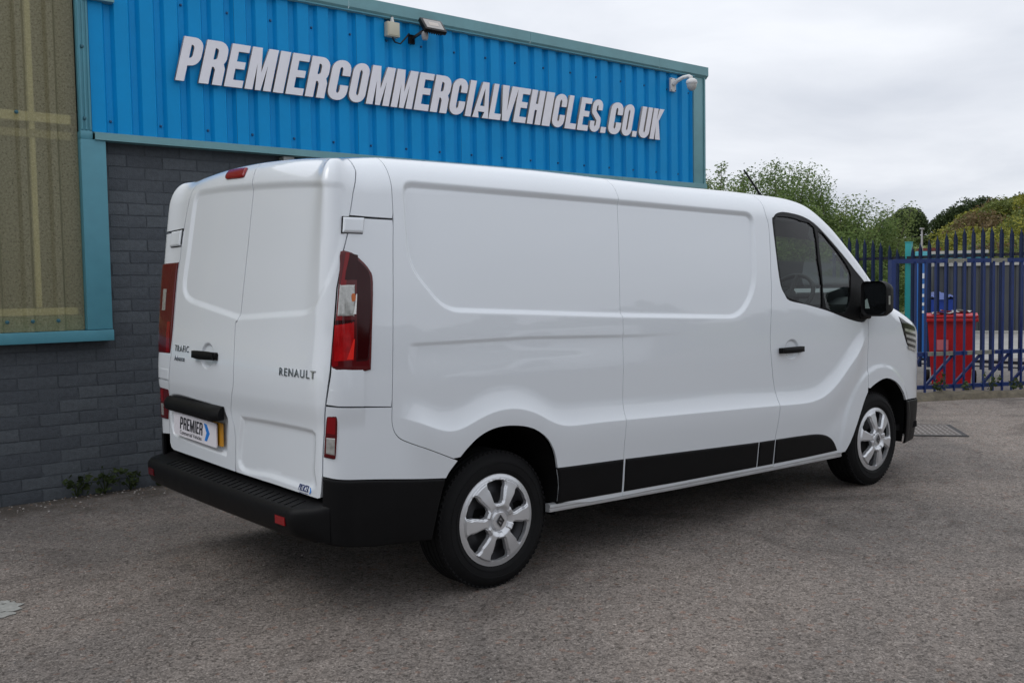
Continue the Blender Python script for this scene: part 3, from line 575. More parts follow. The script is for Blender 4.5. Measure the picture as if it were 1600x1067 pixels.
def terrain_mat():
    m = bpy.data.materials.new('terrain'); m.use_nodes = True; nt = m.node_tree; b = nt.nodes['Principled BSDF']; N = nt.nodes.new; L = nt.links.new
    tc = N('ShaderNodeTexCoord'); n = N('ShaderNodeTexNoise'); n.inputs['Scale'].default_value = .16; n.inputs['Detail'].default_value = 9; n.inputs['Roughness'].default_value = .68; L(tc.outputs['Object'], n.inputs['Vector'])
    cr_ = N('ShaderNodeValToRGB'); L(n.outputs['Fac'], cr_.inputs[0]); e = cr_.color_ramp.elements
    e[0].position = .30; e[0].color = (.035, .050, .016, 1); e[1].position = .62; e[1].color = (.135, .145, .040, 1)
    k = e.new(.46); k.color = (.075, .095, .026, 1)
    k = e.new(.72); k.color = (.17, .13, .09, 1)
    L(cr_.outputs[0], b.inputs['Base Color']); b.inputs['Roughness'].default_value = .95; return m
field_m = mat('field_grass', (.15, .175, .048), .95, vary=.12, vscale=.05)
obj('terrain', V, Fq, [terrain_mat(), field_m], mi=[1 if rr[q_//na] >= 140 else 0 for q_ in range(len(Fq))], smooth=True, kind='structure')
def zt(r, a): return float(terr(r, a))
# low earthy edge between yard and gravel
mb = MB(); n = 90; sec = [(-.05, -.01), (-.02, .05), (.10, .085), (.30, .06), (.48, -.01)]; V = []
for i in range(n):
    s = -6+i*.22
    for o, z in sec:
        j = rng.normal(0, .012, 2); p = kp(s+rng.normal(0, .03), o+j[0]+.03*math.sin(s*2.1)); V.append((p[0], p[1], max(-.02, z+j[1]*(z > 0)+.015*math.sin(s*1.7+o*9)*(z > 0))))
k = len(sec); mb.add(V, [(i*k+j, (i+1)*k+j, (i+1)*k+j+1, i*k+j+1) for i in range(n-1) for j in range(k-1)])
mb.build('soil_edge', soil_m, smooth=True, kind='structure')
# ---------------------------------------------------------------- the industrial unit
WY = -.014007391061360997; D0 = 2.78; U0 = -.7
wd, wn = Vector((math.cos(WY), math.sin(WY), 0)), Vector((-math.sin(WY), math.cos(WY), 0))
unit = thing('industrial_unit', wd*U0+wn*D0, WY, 'single storey industrial unit with blue ribbed cladding over dark grey painted brick', 'building')
def lu(u): return u-U0
def ld(d): return d-D0
blue = mat('blue_cladding', (.002, .285, .645), .42, spec=.18, vary=.07, vscale=3)
teal = mat('teal_trim', (.082, .275, .345), .42, vary=.10, vscale=5)
teal_l = mat('teal_flashing', (.16, .34, .37), .42, vary=.10, vscale=5)
brick_cols = [mat('painted_brick', (.070, .080, .092), .72, vary=.22, vscale=30, bump=.8, bscale=120), mat('painted_brick_pale', (.080, .091, .103), .70, vary=.22, vscale=30, bump=.8, bscale=120), mat('painted_brick_dark', (.062, .071, .083), .74, vary=.22, vscale=30, bump=.8, bscale=120)]
mortar = mat('painted_mortar', (.058, .067, .078), .8, vary=.2, vscale=20, bump=.6, bscale=90)
def wbox(name, m, u0, u1, d0, d1, z0, z1, bev=0, parent=None, **k):
    mb = MB(); mb.box((lu(u0), ld(d0), z0), (lu(u1), ld(d1), z1), bev=bev); return mb.build(name, m, parent or unit, sharp=40 if bev else None, **k)
wbox('wall', mortar, -3.2, .735, 2.783, 3.0, -.05, 2.60)
def brick_mesh(l, h, m, seed):
    r = np.random.default_rng(seed); mb = MB(); nx, nz = 4, 2; V = []
    j = lambda s: float(r.normal(0, s))
    xs = np.linspace(0, l, nx+1); zs = np.linspace(0, h, nz+1)
    for z in zs:
        for x in xs:
            ed = x in (0, l) or z in (0, h); V.append((x+(j(.0012) if ed else 0), -.0028+j(.0006) if ed else -.0054+j(.0011), z+(j(.0012) if ed else 0)))
    w = nx+1; Fq = [(b*w+a, b*w+a+1, (b+1)*w+a+1, (b+1)*w+a) for b in range(nz) for a in range(nx)]
    rim = list(range(w))+[w*b+nx for b in range(1, nz+1)]+[w*nz+a for a in range(nx-1, -1, -1)]+[w*b for b in range(nz-1, 0, -1)]
    n0 = len(V); V += [(V[i][0], .006, V[i][2]) for i in rim]; q = len(rim); Fq += [(rim[i], n0+i, n0+(i+1) % q, rim[(i+1) % q]) for i in range(q)]
    me = mesh_data('brick', V, Fq, m, None, True); me.set_sharp_from_angle(angle=math.radians(50)); return me
BP_, BH_, BL_ = .0884, .0790, .2652
meshes = {}
def brick_at(u, z, l, kk):
    key = (round(l, 3), kk)
    if key not in meshes: meshes[key] = brick_mesh(l, BH_, brick_cols[kk % 3], kk*17+int(l*1000))
    o = bpy.data.objects.new('brick', meshes[key]); put(o, unit); o.location = (lu(u), ld(2.783)+rng.normal(0, .0007), z)
nb = 0
for row in range(30):
    z = .004+row*BP_
    off = -3.0-(BL_/2 if row % 2 else 0)+(.0)
    u = off
    while u < .73:
        l = min(BL_-.009, .728-u); hid = (u+l < -.70 and z > 1.14) or (u+l < -1.62) or (u < -1.55 and z < .35 and False)
        if l > .03 and not hid: brick_at(u, z, l, int(rng.integers(0, 6)) if l > .25 else int(rng.integers(0, 3))); nb += 1
        u += BL_
print('bricks', nb)
pale = mat('pale_frame', (.42, .43, .42), .5, vary=.1)
shut = mat('shutter_grey', (.25, .26, .27), .45, vary=.08)
wbox('door_frame', pale, .737, .83, 2.70, 2.95, 0, 2.545); wbox('door_frame', pale, 4.2, 4.3, 2.70, 2.95, 0, 2.545)
mb = MB()
for i in range(30): mb.box((lu(.832), ld(2.84)+(.0 if i % 2 else .006), .004+i*.0845), (lu(4.198), ld(2.90), .004+i*.0845+.0815))
mb.build('roller_shutter', shut, unit)
wbox('wall', mortar, 4.303, 5.98, 2.782, 3.0, -.05, 2.56)
wbox('side_wall', mortar, 5.80, 5.97, 3.003, 11.0, -.05, 3.80); wbox('rear_wall', mortar, -9, 5.79, 10.8, 10.99, -.05, 3.80)
wbox('roof_deck', mat('roof_grey', (.2, .21, .21), .7), -9, 5.99, 2.76, 11.0, 3.803, 3.83)
# ribbed cladding, in metre-wide sheets
PITCH = .1815; U_FIRST = -.738
def clad_sheet(u0, nrib, last):
    prof = []; x = u0
    for i in range(nrib):
        prof += [(x, .0), (x+.098, .0), (x+.118, .034), (x+.160, .034)]; x += PITCH
        prof.append((x-.0015 if i == nrib-1 else x-.0005, .0))
    V = []
    for z in (2.612, 3.80):
        V += [(lu(a), ld(2.705+b), z) for a, b in prof]
    k = len(prof); Fq = [(i, i+1, k+i+1, k+i) for i in range(k-1)]
    return obj('cladding_sheet', V, Fq, blue, unit)
u = U_FIRST
for i, nr in enumerate((6, 6, 6, 6, 6, 6)):
    clad_sheet(u, nr, False); u += nr*PITCH
scr = MB()
for i in range(36):
    for z in (2.70, 3.62):
        if (i+(z > 3)) % 2 == 0: scr.lathe([(0, -.012), (.007, -.011), (.010, -.004), (.011, 0)], 8, (lu(U_FIRST+i*PITCH+.139), ld(2.738), z), 'y')
scr.build('screws', mat('screw_head', (.02, .09, .20), .4), unit, kind='stuff')
u_end = u
def lshape(name, m, prof, u0, u1, **k):
    """prof: (depth, z) loop extruded along the wall"""
    mb = MB(); mb.prism([(ld(d), z) for d, z in prof], lu(u0), lu(u1), 'x'); return mb.build(name, m, unit, **k)
for a, b in ((-.6, 1.35), (1.353, 3.35), (3.353, 5.2), (5.203, 6.02)):
    lshape('fascia', teal_l, [(2.66, 3.83), (2.66, 3.925), (2.80, 3.945), (2.80, 3.938), (2.664, 3.918), (2.664, 3.826), (2.70, 3.80), (2.695, 3.795)], a, b)
lshape('drip_closer', teal, [(2.672, 3.80), (2.672, 3.812), (2.74, 3.812), (2.74, 3.80)], -.72, 5.80)
wbox('corner_trim', teal_l, 5.80, 5.965, 2.692, 2.86, 2.58, 3.825, bev=.006)
wbox('corner_trim', teal_l, 5.968, 5.99, 2.68, 2.90, 2.58, 3.82)
for a, b in ((-.733, 1.9), (1.903, 4.6), (4.603, 5.99)):
    lshape('base_flashing', teal_l, [(2.66, 2.552), (2.66, 2.604), (2.70, 2.612), (2.74, 2.612), (2.74, 2.608), (2.70, 2.60), (2.664, 2.598), (2.664, 2.556), (2.76, 2.556), (2.76, 2.552)], a, b)
lshape('fascia', teal_l, [(2.66, 3.535), (2.66, 3.57), (2.74, 3.58), (2.74, 3.535)], -.78, -.565)
# vertical flashing and the framed sheet of ribbed translucent glazing on the left
lshape_ = wbox('edge_flashing', teal, -.825, -.742, 2.69, 2.74, 2.605, 3.85, bev=.008)
mb = MB()
for k_ in range(3): mb.tube([(lu(-.81+.028*k_), ld(2.69), 2.62), (lu(-.81+.028*k_), ld(2.69), 3.85)], .009, 8)
mb.build('flashing_rib', teal, unit, sharp=50)
wbox('window_frame', teal, -.829, -.657, 2.675, 2.80, 1.204, 2.553, bev=.004)
wbox('window_frame', teal, -.829, -.738, 2.675, 2.80, 2.550, 2.615, bev=.02)
wbox('window_sill', teal, -3.2, -.652, 2.665, 2.80, 1.122, 1.2, bev=.004)
def grp_mat():
    m = bpy.data.materials.new('translucent_sheet'); m.use_nodes = True; nt = m.node_tree; b = nt.nodes['Principled BSDF']; N = nt.nodes.new; L = nt.links.new
    tc = N('ShaderNodeTexCoord'); n = N('ShaderNodeTexNoise'); n.inputs['Scale'].default_value = 65; n.inputs['Detail'].default_value = 8; n.inputs['Roughness'].default_value = .8; L(tc.outputs['Object'], n.inputs['Vector'])
    c = N('ShaderNodeValToRGB'); L(n.outputs['Fac'], c.inputs[0]); e = c.color_ramp.elements; e[0].position = .35; e[0].color = (.24, .225, .135, 1); e[1].position = .72; e[1].color = (.60, .56, .38, 1)
    L(c.outputs[0], b.inputs['Base Color']); b.inputs['Roughness'].default_value = .3; b.inputs['Specular IOR Level'].default_value = .35
    tr = N('ShaderNodeBsdfTransparent'); tr.inputs[0].default_value = (.92, .88, .66, 1); mx = N('ShaderNodeMixShader'); mx.inputs[0].default_value = .50; L(tr.outputs[0], mx.inputs[1]); L(b.outputs[0], mx.inputs[2]); L(mx.outputs[0], nt.nodes['Material Output'].inputs[0]); return m
grp = grp_mat(); V = []; prof = []; x = -3.1
while x < -.84:
    prof += [(x, 0), (x+.065, 0), (x+.085, -.030), (x+.125, -.030), (x+.145, 0)]; x += .200
prof = [p for p in prof if p[0] < -.832]+[(-.832, 0)]
for z in (1.203, 3.85): V += [(lu(a), ld(2.735+b), z) for a, b in prof]
k = len(prof); obj('translucent_sheet', V, [(i, i+1, k+i+1, k+i) for i in range(k-1)], grp, unit)
rail = mat('inside_rail', (.66, .65, .52), .6, vary=.15)
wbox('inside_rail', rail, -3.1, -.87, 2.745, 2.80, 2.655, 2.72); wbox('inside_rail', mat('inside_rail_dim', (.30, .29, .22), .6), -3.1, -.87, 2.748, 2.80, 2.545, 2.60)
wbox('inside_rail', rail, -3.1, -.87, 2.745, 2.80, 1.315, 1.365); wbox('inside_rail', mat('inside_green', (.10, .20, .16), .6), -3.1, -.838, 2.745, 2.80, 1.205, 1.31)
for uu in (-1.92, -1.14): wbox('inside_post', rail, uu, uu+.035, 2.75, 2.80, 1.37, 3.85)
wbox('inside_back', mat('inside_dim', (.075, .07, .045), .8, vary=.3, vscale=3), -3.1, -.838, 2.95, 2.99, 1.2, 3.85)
bl = MB()
for uu, z in [(-1.345, 1.275), (-1.185, 1.275), (-1.02, 1.275), (-1.545, 1.275), (-1.23, 2.70), (-1.63, 2.70), (-.792, 2.70), (-.79, 3.2)]:
    bl.lathe([(0, -.018), (.010, -.016), (.014, -.006), (.014, .0)], 10, (lu(uu), ld(2.692 if z < 2 or uu > -.9 else 2.70), z), 'y')
bl.build('bolts', mat('bolt_teal', (.03, .12, .16), .4), unit, kind='stuff')
# ---------------------------------------------------------------- sign letters (uses the glyphs defined with the van)
letter_white = mat('letter_face', (.84, .825, .87), .4, vary=.04); letter_edge = mat('letter_edge', (.38, .34, .29), .6)
def shop_sign():
    sg = thing('shop_sign', wd*2.5+wn*2.66+Vector((0, 0, 3.04)), WY, 'row of slanted white raised capitals reading PREMIERCOMMERCIALVEHICLES.CO.UK on the blue cladding', 'sign')
    LU = [-.144, .034, .234, .401, .640, .747, .919, 1.115, 1.314, 1.492, 1.740, 1.978, 2.151, 2.351, 2.539, 2.626, 2.816, 2.981, 3.115, 3.287, 3.477, 3.600, 3.781, 3.950, 4.117, 4.281, 4.383, 4.584, 4.752, 4.846, 5.026, 5.209]
    LU[17] = 2.918
    txt = 'PREMIERCOMMERCIALVEHICLES.CO.UK'; h = .335
    for i, ch in enumerate(txt):
        w = .2 if ch == 'V' else ((2.975 if i == 16 else LU[i+1])-LU[i])-(.020 if ch != '.' else .03)
        if ch == 'A': w += .015
        lp = [[(x*h+.25*y*h, y*h) for x, y in l] for l in glyph(ch, w/h, min(.262, w/h*.42) if ch not in 'I.' else w/h, .17)]
        me = flat_shape('letter', lp, .014, [letter_white, letter_edge])
        mi = [1 if abs(p.normal.z) < .5 else 0 for p in me.polygons]; me.polygons.foreach_set('material_index', np.array(mi, np.int32))
        me.transform(Matrix(((1, 0, 0, 0), (0, 0, -1, 0), (0, 1, 0, 0), (0, 0, 0, 1))))
        me.transform(Matrix.Translation((LU[i]-2.5, .015, 0)))
        put(bpy.data.objects.new('letter', me), sg)
# ---------------------------------------------------------------- the van
van = thing('white_van', (0, 0, 0), 0, 'white panel van with black bumpers parked in front of the blue clad unit', 'van')
TM = lambda a: float(t_max(a))+.0045
def top(a0, a1, n=24): return [(a, TM(a)) for a in np.linspace(a0, a1, n)]
S1 = cr(R['S1'][1:], 4); SEAM = cr([(.965, 1.98)]+R['seam'][2:], 4); BP = cr([(2.300, 1.95)]+R['bp'][1:], 4)
ARCHR = cr([(-.405, .30), (-.375, .46), (-.335, .592)]+R['archR'][1:10]+[(.378, .448), (.365, .30)], 4)
ARCHF = cr(R['archF'], 4)
def between(L, t0, t1): return [p for p in L if t0 <= p[1] <= t1]
# --- right flank, from the tail forward
S1_top = [(-.49, TM(-.49))]+[p for p in S1 if p[1] > 1.775]
skin('corner_fairing', [(-.535, 1.768)]+S1_top[::-1]+top(-.52, -.665, 8)+[(-.683, 1.968), (-.71, 1.92), (-.739, 1.872), (-.779, 1.774)], paint, van)
edgeR = [(-.781, 1.768), (-.799, 1.696), (-.827, 1.624), (-.863, 1.468), (-.891, 1.172), (-.897, 1.1), (-.917, .977)]
skin('corner_panel', edgeR+[(-.867, .968), (-.775, .960), (-.611, .944)]+[p for p in S1[::-1] if .95 < p[1] < 1.765]+[(-.535, 1.764)], paint, van)
ARC_UP = [p for p in ARCHR if p[0] < -.27 and p[1] > .59]
bs_top = cr(R['bump_side'], 3)
skin('rear_quarter_panel', [(-.918, .972), (-.924, .93), (-.943, .748), (-.947, .670)]+bs_top[1:-1]+ARC_UP+[p for p in S1[::-1] if .668 <= p[1] < .945]+[(-.775, .958), (-.867, .966)], paint, van, step=.012)
skin('rear_side_panel', S1_top+[p for p in S1 if p[1] <= 1.775][:-1]+[p for p in ARCHR if p[1] > .668 or (p[0] > 0 and p[1] > .355)]+[(.6, .335), (.845, .33)]+[p for p in SEAM[::-1]][1:]+top(.985, -.49, 60), paint, van, gap=.0012)
skin('front_side_panel', [(.985, TM(.985))]+SEAM[:-1]+[(.845, .33), (1.5, .325), (2.223, .31)]+BP[::-1]+top(2.33, .985, 60), paint, van, gap=.0012)
winout = cr(R['winout'], 3, True)
DF = cr([(3.409, 1.40)]+R['df'], 3)
skin('front_door', [(2.33, TM(2.33))]+BP+[(2.223, .30), (3.05, .30)]+[p for p in ARCHF if p[0] < 3.33 and p[1] < .70]+DF[::-1]+[(3.43, 1.47)]+top(3.43, 2.33, 60), paint, van, gap=.0036, holes=[inset(winout, -.002)])
door = bpy.data.objects['front_door']
wing_top = top(4.9, 3.43, 60)
skin('front_wing', [(3.43, TM(3.43)), (3.43, 1.47)]+DF+[p for p in ARCHF if p[0] > 3.33 and p[1] > .585]+[(3.925, .578), (4.073, .572), (4.289, .560), (4.6, .56), (4.9, .56)]+wing_top, paint, van)
skin('front_bumper', [(3.925, .572), (4.073, .566), (4.289, .554), (4.6, .55), (A_NOSE-.02, .55), (A_NOSE-.02, .25), (4.4, .235), (4.16, .24), (3.965, .245), (3.965, .30), (3.945, .42)], black_plastic, van, off=.006, rh=.006, rw=.012)
skin('grille', [(4.9, .56), (A_NOSE-.02, .56), (A_NOSE-.02, .93), (4.9, .93)], gloss_black, van, step=.03)
skin('nose_panel', [(4.9, .93), (A_NOSE-.02, .93)]+top(A_NOSE-.02, 4.9, 8), paint, van, step=.03)
# --- left flank: the same panels mirrored, coarser
cs = dict(step=.03)
skin('corner_fairing', mir([(-.535, 1.768)]+S1_top[::-1]+top(-.52, -.665, 8)+[(-.70, 2.0), (-.76, 1.9), (-.80, 1.774)]), paint, van)
LW = lambda t: float(np.interp(t, [.6, .736, .92, 1.1, 1.308, 1.588, 1.768, 1.876, 2.03], [-2.60, -2.599, -2.562, -2.525, -2.519, -2.513, -2.488, -2.458, -2.405]))
def leftedge(t0, t1, n=10, d=0.): return [(LW(t)-d, t) for t in np.linspace(t0, t1, n)]
skin('corner_fairing', leftedge(1.775, 2.0, 8, .002)+[(-2.43, TM(-2.43)), (-2.62, TM(-2.62))]+[(2*A_REAR+.80, 2.0), (2*A_REAR+.80, 1.775)], paint, van)
skin('corner_panel', leftedge(.98, 1.768, 16, .002)+mir([(-.535, 1.764)]+[p for p in S1 if .95 < p[1] < 1.765]+[(-.611, .98)]), paint, van)
skin('rear_quarter_panel', leftedge(.672, .975, 8, .002)+mir([(-.611, .975), (-.607, .85), (-.5, .77), (-.30, .66), (-.335, .60), (-.7, .64)]), paint, van)
skin('rear_side_panel', mir(S1_top+[p for p in S1 if p[1] <= 1.775][:-1]+[p for p in ARCHR if p[1] > .668 or p[0] > 0]+[(.6, .30), (.845, .30)]+SEAM[::-1][1:]+top(.985, -.49, 30)), paint, van, **cs)
skin('sliding_door', mir([(.985, TM(.985))]+SEAM[:-1]+[(.845, .30), (1.5, .30), (2.223, .30)]+BP[::-1]+top(2.33, .985, 30)), paint, van, **cs)
skin('front_door', mir([(2.33, TM(2.33))]+BP+[(2.223, .30), (3.05, .30)]+[p for p in ARCHF if p[0] < 3.33 and p[1] < .70]+DF[::-1]+[(3.43, 1.47)]+top(3.43, 2.33, 30)), paint, van, holes=[mir(inset(winout, -.002))], **cs)
door_l = bpy.data.objects['front_door.001']
skin('front_wing', mir([(3.43, TM(3.43)), (3.43, 1.47)]+DF+[p for p in ARCHF if p[0] > 3.33 and p[1] > .585]+[(3.925, .578), (4.289, .560), (4.9, .56)]+wing_top), paint, van, **cs)
skin('bumper_corner', mir([(-.335, .60), (-.7, .64), (-.9, .665), (-1.0, .665), (-1.0, .41), (-.7, .36), (-.40, .33), (-.375, .46)]), black_plastic, van, off=.006, step=.03)
skin('lower_cladding', mir([(.37, .552), (2.217, .484), (2.617, .472), (2.829, .436), (2.969, .316), (.37, .33)]), black_plastic, van, off=.008, step=.03)
# --- roof, windscreen and bonnet lie between the two upper edges
def cap(name, a0, a1, n, m, ns=17):
    A = np.linspace(a0, a1, n); E0 = P0(A, t_max(A)); A2 = 2*A_REAR-A; E1 = P0(A2, t_max(A2)); V = []
    for i in range(n):
        for s in np.linspace(0, 1, ns):
            def base(e):
                k = .06*sstep((e[2]-1.6)/.4); return e[2]-k*(1-(e[1]/.95)**2), k
            b0, k0 = base(E0[i]); b1, k1 = base(E1[i]); p = E0[i]*(1-s)+E1[i]*s; k = k0*(1-s)+k1*s
            V.append((p[0], p[1], b0*(1-s)+b1*s+k*(1-(p[1]/.95)**2)))
    Fq = [(i*ns+j, (i+1)*ns+j, (i+1)*ns+j+1, i*ns+j+1) for i in range(n-1) for j in range(ns-1)]
    return obj(name, V, Fq, m, van, smooth=True)
def roof():
    A = np.linspace(A_REAR, 2.93, 150); E0 = P0(A, t_max(A)); A2 = 2*A_REAR-A; E1 = P0(A2, t_max(A2)); loop = np.r_[E0, E1[::-1][:-1]]
    gx, gy = (v.ravel() for v in np.meshgrid(np.arange(-.9, 2.95, .05), np.arange(-.9, .95, .05))); ok = poly_sd(loop[:, :2], gx, gy) > .015
    pts = [Vector(p[:2]) for p in loop]+[Vector(p) for p in zip(gx[ok], gy[ok])]; n = len(loop)
    V2, _, T, *_ = delaunay_2d_cdt(pts, [(i, (i+1) % n) for i in range(n)], [], 2, 1e-6); V2 = np.array([v[:] for v in V2]); x, y = V2.T
    z = Z_TOP(x)+.03*(y+.965)+.06*(1-(y/.95)**2); d = ((V2[:, None, :]-loop[None, :, :2])**2).sum(-1); i = d.argmin(1); z = np.where(d.min(1) < 1e-7, loop[i, 2], z)
    obj('roof', np.c_[V2, z], [tuple(f) for f in T], paint, van, smooth=True)
roof()
cap('windscreen', 2.93, 3.66, 24, clear_glass)
hl_ = cap('headliner', 2.2, 2.9, 20, cabin)
for v in hl_.data.vertices: v.co.z -= .045; v.co.y *= .97
cap('bonnet', 3.66, A_NOSE-.03, 40, paint)
# --- rear doors
SPL = cr([(-1.765, TM(-1.765)), (-1.735, 1.98), (-1.706, 1.90), (-1.715, 1.656), (-1.733, 1.345), (-1.756, 1.312), (-1.757, 1.26), (-1.740, 1.04), (-1.770, .948), (-1.802, .884), (-1.792, .836), (-1.766, .776), (-1.775, .58)], 4)
SPL = [(a, t) for a, t in SPL]
skin('rear_door', SPL[:-1]+[(-1.768, .578), (-1.355, .576), (-.985, .568), (-.964, .574), (-.958, .60)]+[(-.949, .668), (-.945, .748), (-.929, .90), (-.921, .956), (-.897, 1.124), (-.893, 1.172), (-.865, 1.468), (-.829, 1.624), (-.801, 1.696), (-.781, 1.772), (-.741, 1.872), (-.712, 1.92), (-.685, 1.968), (-.672, TM(-.672))]+top(-.69, -1.76, 50), paint, van, step=.013, gap=.003)
rdoor = bpy.data.objects['rear_door']
skin('rear_door', [(-2.40, TM(-2.40))]+leftedge(2.0, .66, 30)+[(-2.600, .625), (-2.585, .60), (-2.55, .588), (-2.2, .586), (-1.775, .578)]+SPL[::-1][1:]+top(-1.77, -2.40, 30), paint, van, step=.013, gap=.003)
ldoor = bpy.data.objects['rear_door.001']
# --- black shell inside, so that the shut lines read dark, and the wheel wells
def shell():
    A = np.arange(2*A_REAR-4.6, 4.6, .05); A = np.r_[A, 4.6]; T = np.linspace(.30, 1, 2)
    V = []; Fq = []; tn = 34
    for a in A:
        tt = np.linspace(.41, float(Z_TOP(plan(a)[0])-R_Z(plan(a)[0]))-.01, tn); p = P0(np.full(tn, a), tt); n = normals(P0, np.full(tn, a), tt); V += list(p-n*.042)
    Sx = np.where(A < A_REAR, 2*A_REAR-A, A)
    for i in range(len(A)-1):
        for j in range(tn-1):
            p = V[i*tn+j]; x, z = (V[i*tn+j][0]+V[(i+1)*tn+j+1][0])/2, (V[i*tn+j][2]+V[(i+1)*tn+j+1][2])/2; s = Sx[i]
            if s > 2.2 and 1.16 < z < 1.93 and s < 3.75: continue
            if s > -.6 and (math.hypot(x-.01, z-.335) < .49 or math.hypot(x-3.51, z-.335) < .49): continue
            Fq.append((i*tn+j, (i+1)*tn+j, (i+1)*tn+j+1, i*tn+j+1))
    mb = MB(); mb.add(V, Fq)
    return mb
sh = shell(); sh.box((-.60, -.88, .345), (4.2, .92, .39)); sh.box((-.88, -.84, .42), (-.603, .88, .46)); sh.prism([(-.88, .34), (.92, .34), (.90, 1.3), (.80, 1.75), (.62, 1.95), (-.58, 1.93), (-.76, 1.72), (-.86, 1.3)], 2.16, 2.19, 'x')
sh.box((.6, -.35, .2), (3.3, .35, .31))
obj('inner_shell', sh.V, sh.F, dark, van)
for arch, sgn in ((ARCHR, 1), (ARCHF, 1), (ARCHR, -1), (ARCHF, -1)):
    q = arch if sgn > 0 else mir(arch); a, t = np.array(q).T; p = P0(a, t); n = normals(P0, a, t); p0 = p-n*.006; y1 = -.50 if sgn > 0 else .50
    V = list(p0)+[(x, y1, z) for x, y, z in p0]; k = len(p0)
    cx = (ARC_R if arch is ARCHR else ARC_F)[0]
    Fq = [(i, i+1, k+i+1, k+i) for i in range(k-1)]+[tuple(range(k, 2*k))]
    obj('wheel_arch_liner', V, Fq, dark, van)
# --- black lower body
skin('bumper_corner', bs_top+[(-.375, .46), (-.405, .315), (-.7, .335), (-.965, .380), (-.958, .50)], black_plastic, van, off=.006, rh=.006, rw=.014, step=.014)
CT = lambda a: float(np.interp(a, [.361, .837, 2.041, 2.209], [.552, .536, .488, .484]))
CB = lambda a: float(np.interp(a, [.389, 1.313, 2.233, 2.969], [.362, .338, .322, .312]))
def clad(a0, a1, left=None):
    A = np.linspace(a0, a1, 12); return [(a, CT(a)) for a in A[::-1]]+[(a, CB(a)) for a in A]
c1 = clad(.40, .840); c1 = [p for p in c1]; c1[11] = (.349, .553); c1[12:13] = [(.363, .50), (.368, .448), (.360, .362)]
skin('lower_cladding', c1, black_plastic, van, off=.007, rh=.008, rw=.016)
skin('lower_cladding', clad(.848, 2.0440), black_plastic, van, off=.007, rh=.008, rw=.016)
skin('lower_cladding', clad(2.0475, 2.2150), black_plastic, van, off=.007, rh=.008, rw=.016)
skin('cladding_joint', [(a, CT(a)-.004) for a in (2.30, 2.2, 2.1, 1.95)]+[(a, CB(a)+.002) for a in (1.95, 2.1, 2.2, 2.30)], gloss_black, van, off=.003, step=.03, gap=0, feat=False)
cd = cr(R['clad_door'], 4)
skin('lower_cladding', [(2.219, .484)]+cd[1:]+[(2.6, CB(2.6)), (2.223, CB(2.223))], black_plastic, van, off=.007, rh=.008, rw=.016)
def strip(name, a0, a1, prof, m, n=60):
    """a strip swept along the flank: prof = (outward, height offset) pairs from the cladding's lower edge"""
    A = np.linspace(a0, a1, n); zb = np.interp(A, [.3, 1.313, 2.233, 3.02], [.366, .338, .322, .308]); V = []
    for a, z in zip(A, zb):
        p = P0(np.array([a]), np.array([z]))[0]
        V += [(p[0], p[1]-o, z+h) for o, h in prof]
    k = len(prof); Fq = [(i*k+j, (i+1)*k+j, (i+1)*k+(j+1) % k, i*k+(j+1) % k) for i in range(n-1) for j in range(k)]+[tuple(range(k)), tuple(range(len(V)-1, len(V)-k-1, -1))]
    mb = MB(); mb.add(V, Fq); return mb.build(name, m, van, sharp=35)
strip('sill', .318, 3.03, [(-.03, .0), (-.004, .0), (.004, -.004), (.006, -.016), (.0, -.019), (.0, -.025), (.003, -.028), (.002, -.040), (-.03, -.042)], sill_metal)
# rear bumper with a ribbed step, swept round the tail
def bumper():
    A = np.linspace(2*A_REAR+.42, -.42, 150); A = np.array([a for a in A if 2*A_REAR+.72 < a < -.915])
    x, y, nx, ny = plan(A); V = []; prof = [(-.035, .560), (.0, .548), (.055, .536), (.082, .530), (.096, .518), (.101, .505), (.100, .475), (.096, .445), (.082, .412), (.050, .388), (-.02, .378)]
    k = len(prof)
    for i, a in enumerate(A):
        w = float(min(sstep((-.90-a)/.16), sstep((a-(2*A_REAR+.80))/.2)))
        for j, (o, h) in enumerate(prof):
            oo = o*w+min(o, .004)*(1-w)
            if j in (2, 3): h = h-.0
            V.append((x[i]+nx[i]*oo, (y[i]+ny[i]*oo)*(1.05 if y[i] > 0 else 1), h))
    Fq = [(i*k+j, i*k+j+1, (i+1)*k+j+1, (i+1)*k+j) for i in range(len(A)-1) for j in range(k-1)]
    mb = MB(); mb.add(V, Fq); return mb.build('rear_bumper', black_plastic, van, sharp=50), A
bump_o, BA = bumper()
rb = MB()                                                     # raised ribs on the step
for a in np.linspace(-2.50, -1.08, 26):
    x, y, nx, ny = (float(v) for v in plan(np.array(a)))
    rb.obox((x+nx*.006, y+ny*.006, .5475), (x+nx*.074, y+ny*.074, .5325), .011, .005)
rb.build('step_rib', black_plastic, bump_o, kind='stuff')
for a in (-2.64, -1.13):
    x, y, nx, ny = (float(v) for v in plan(np.array(a))); mb = MB(); tx, ty = -ny, nx
    p = Vector((x+nx*.0965, y*(1.05 if y > 0 else 1)+ny*.0965, .470)); d = Vector((tx, ty, 0))
    mb.obox(p-d*.042, p+d*.042, .014, .036); mb.build('reflector', red_dark if a < -2 else red_lens, bump_o)
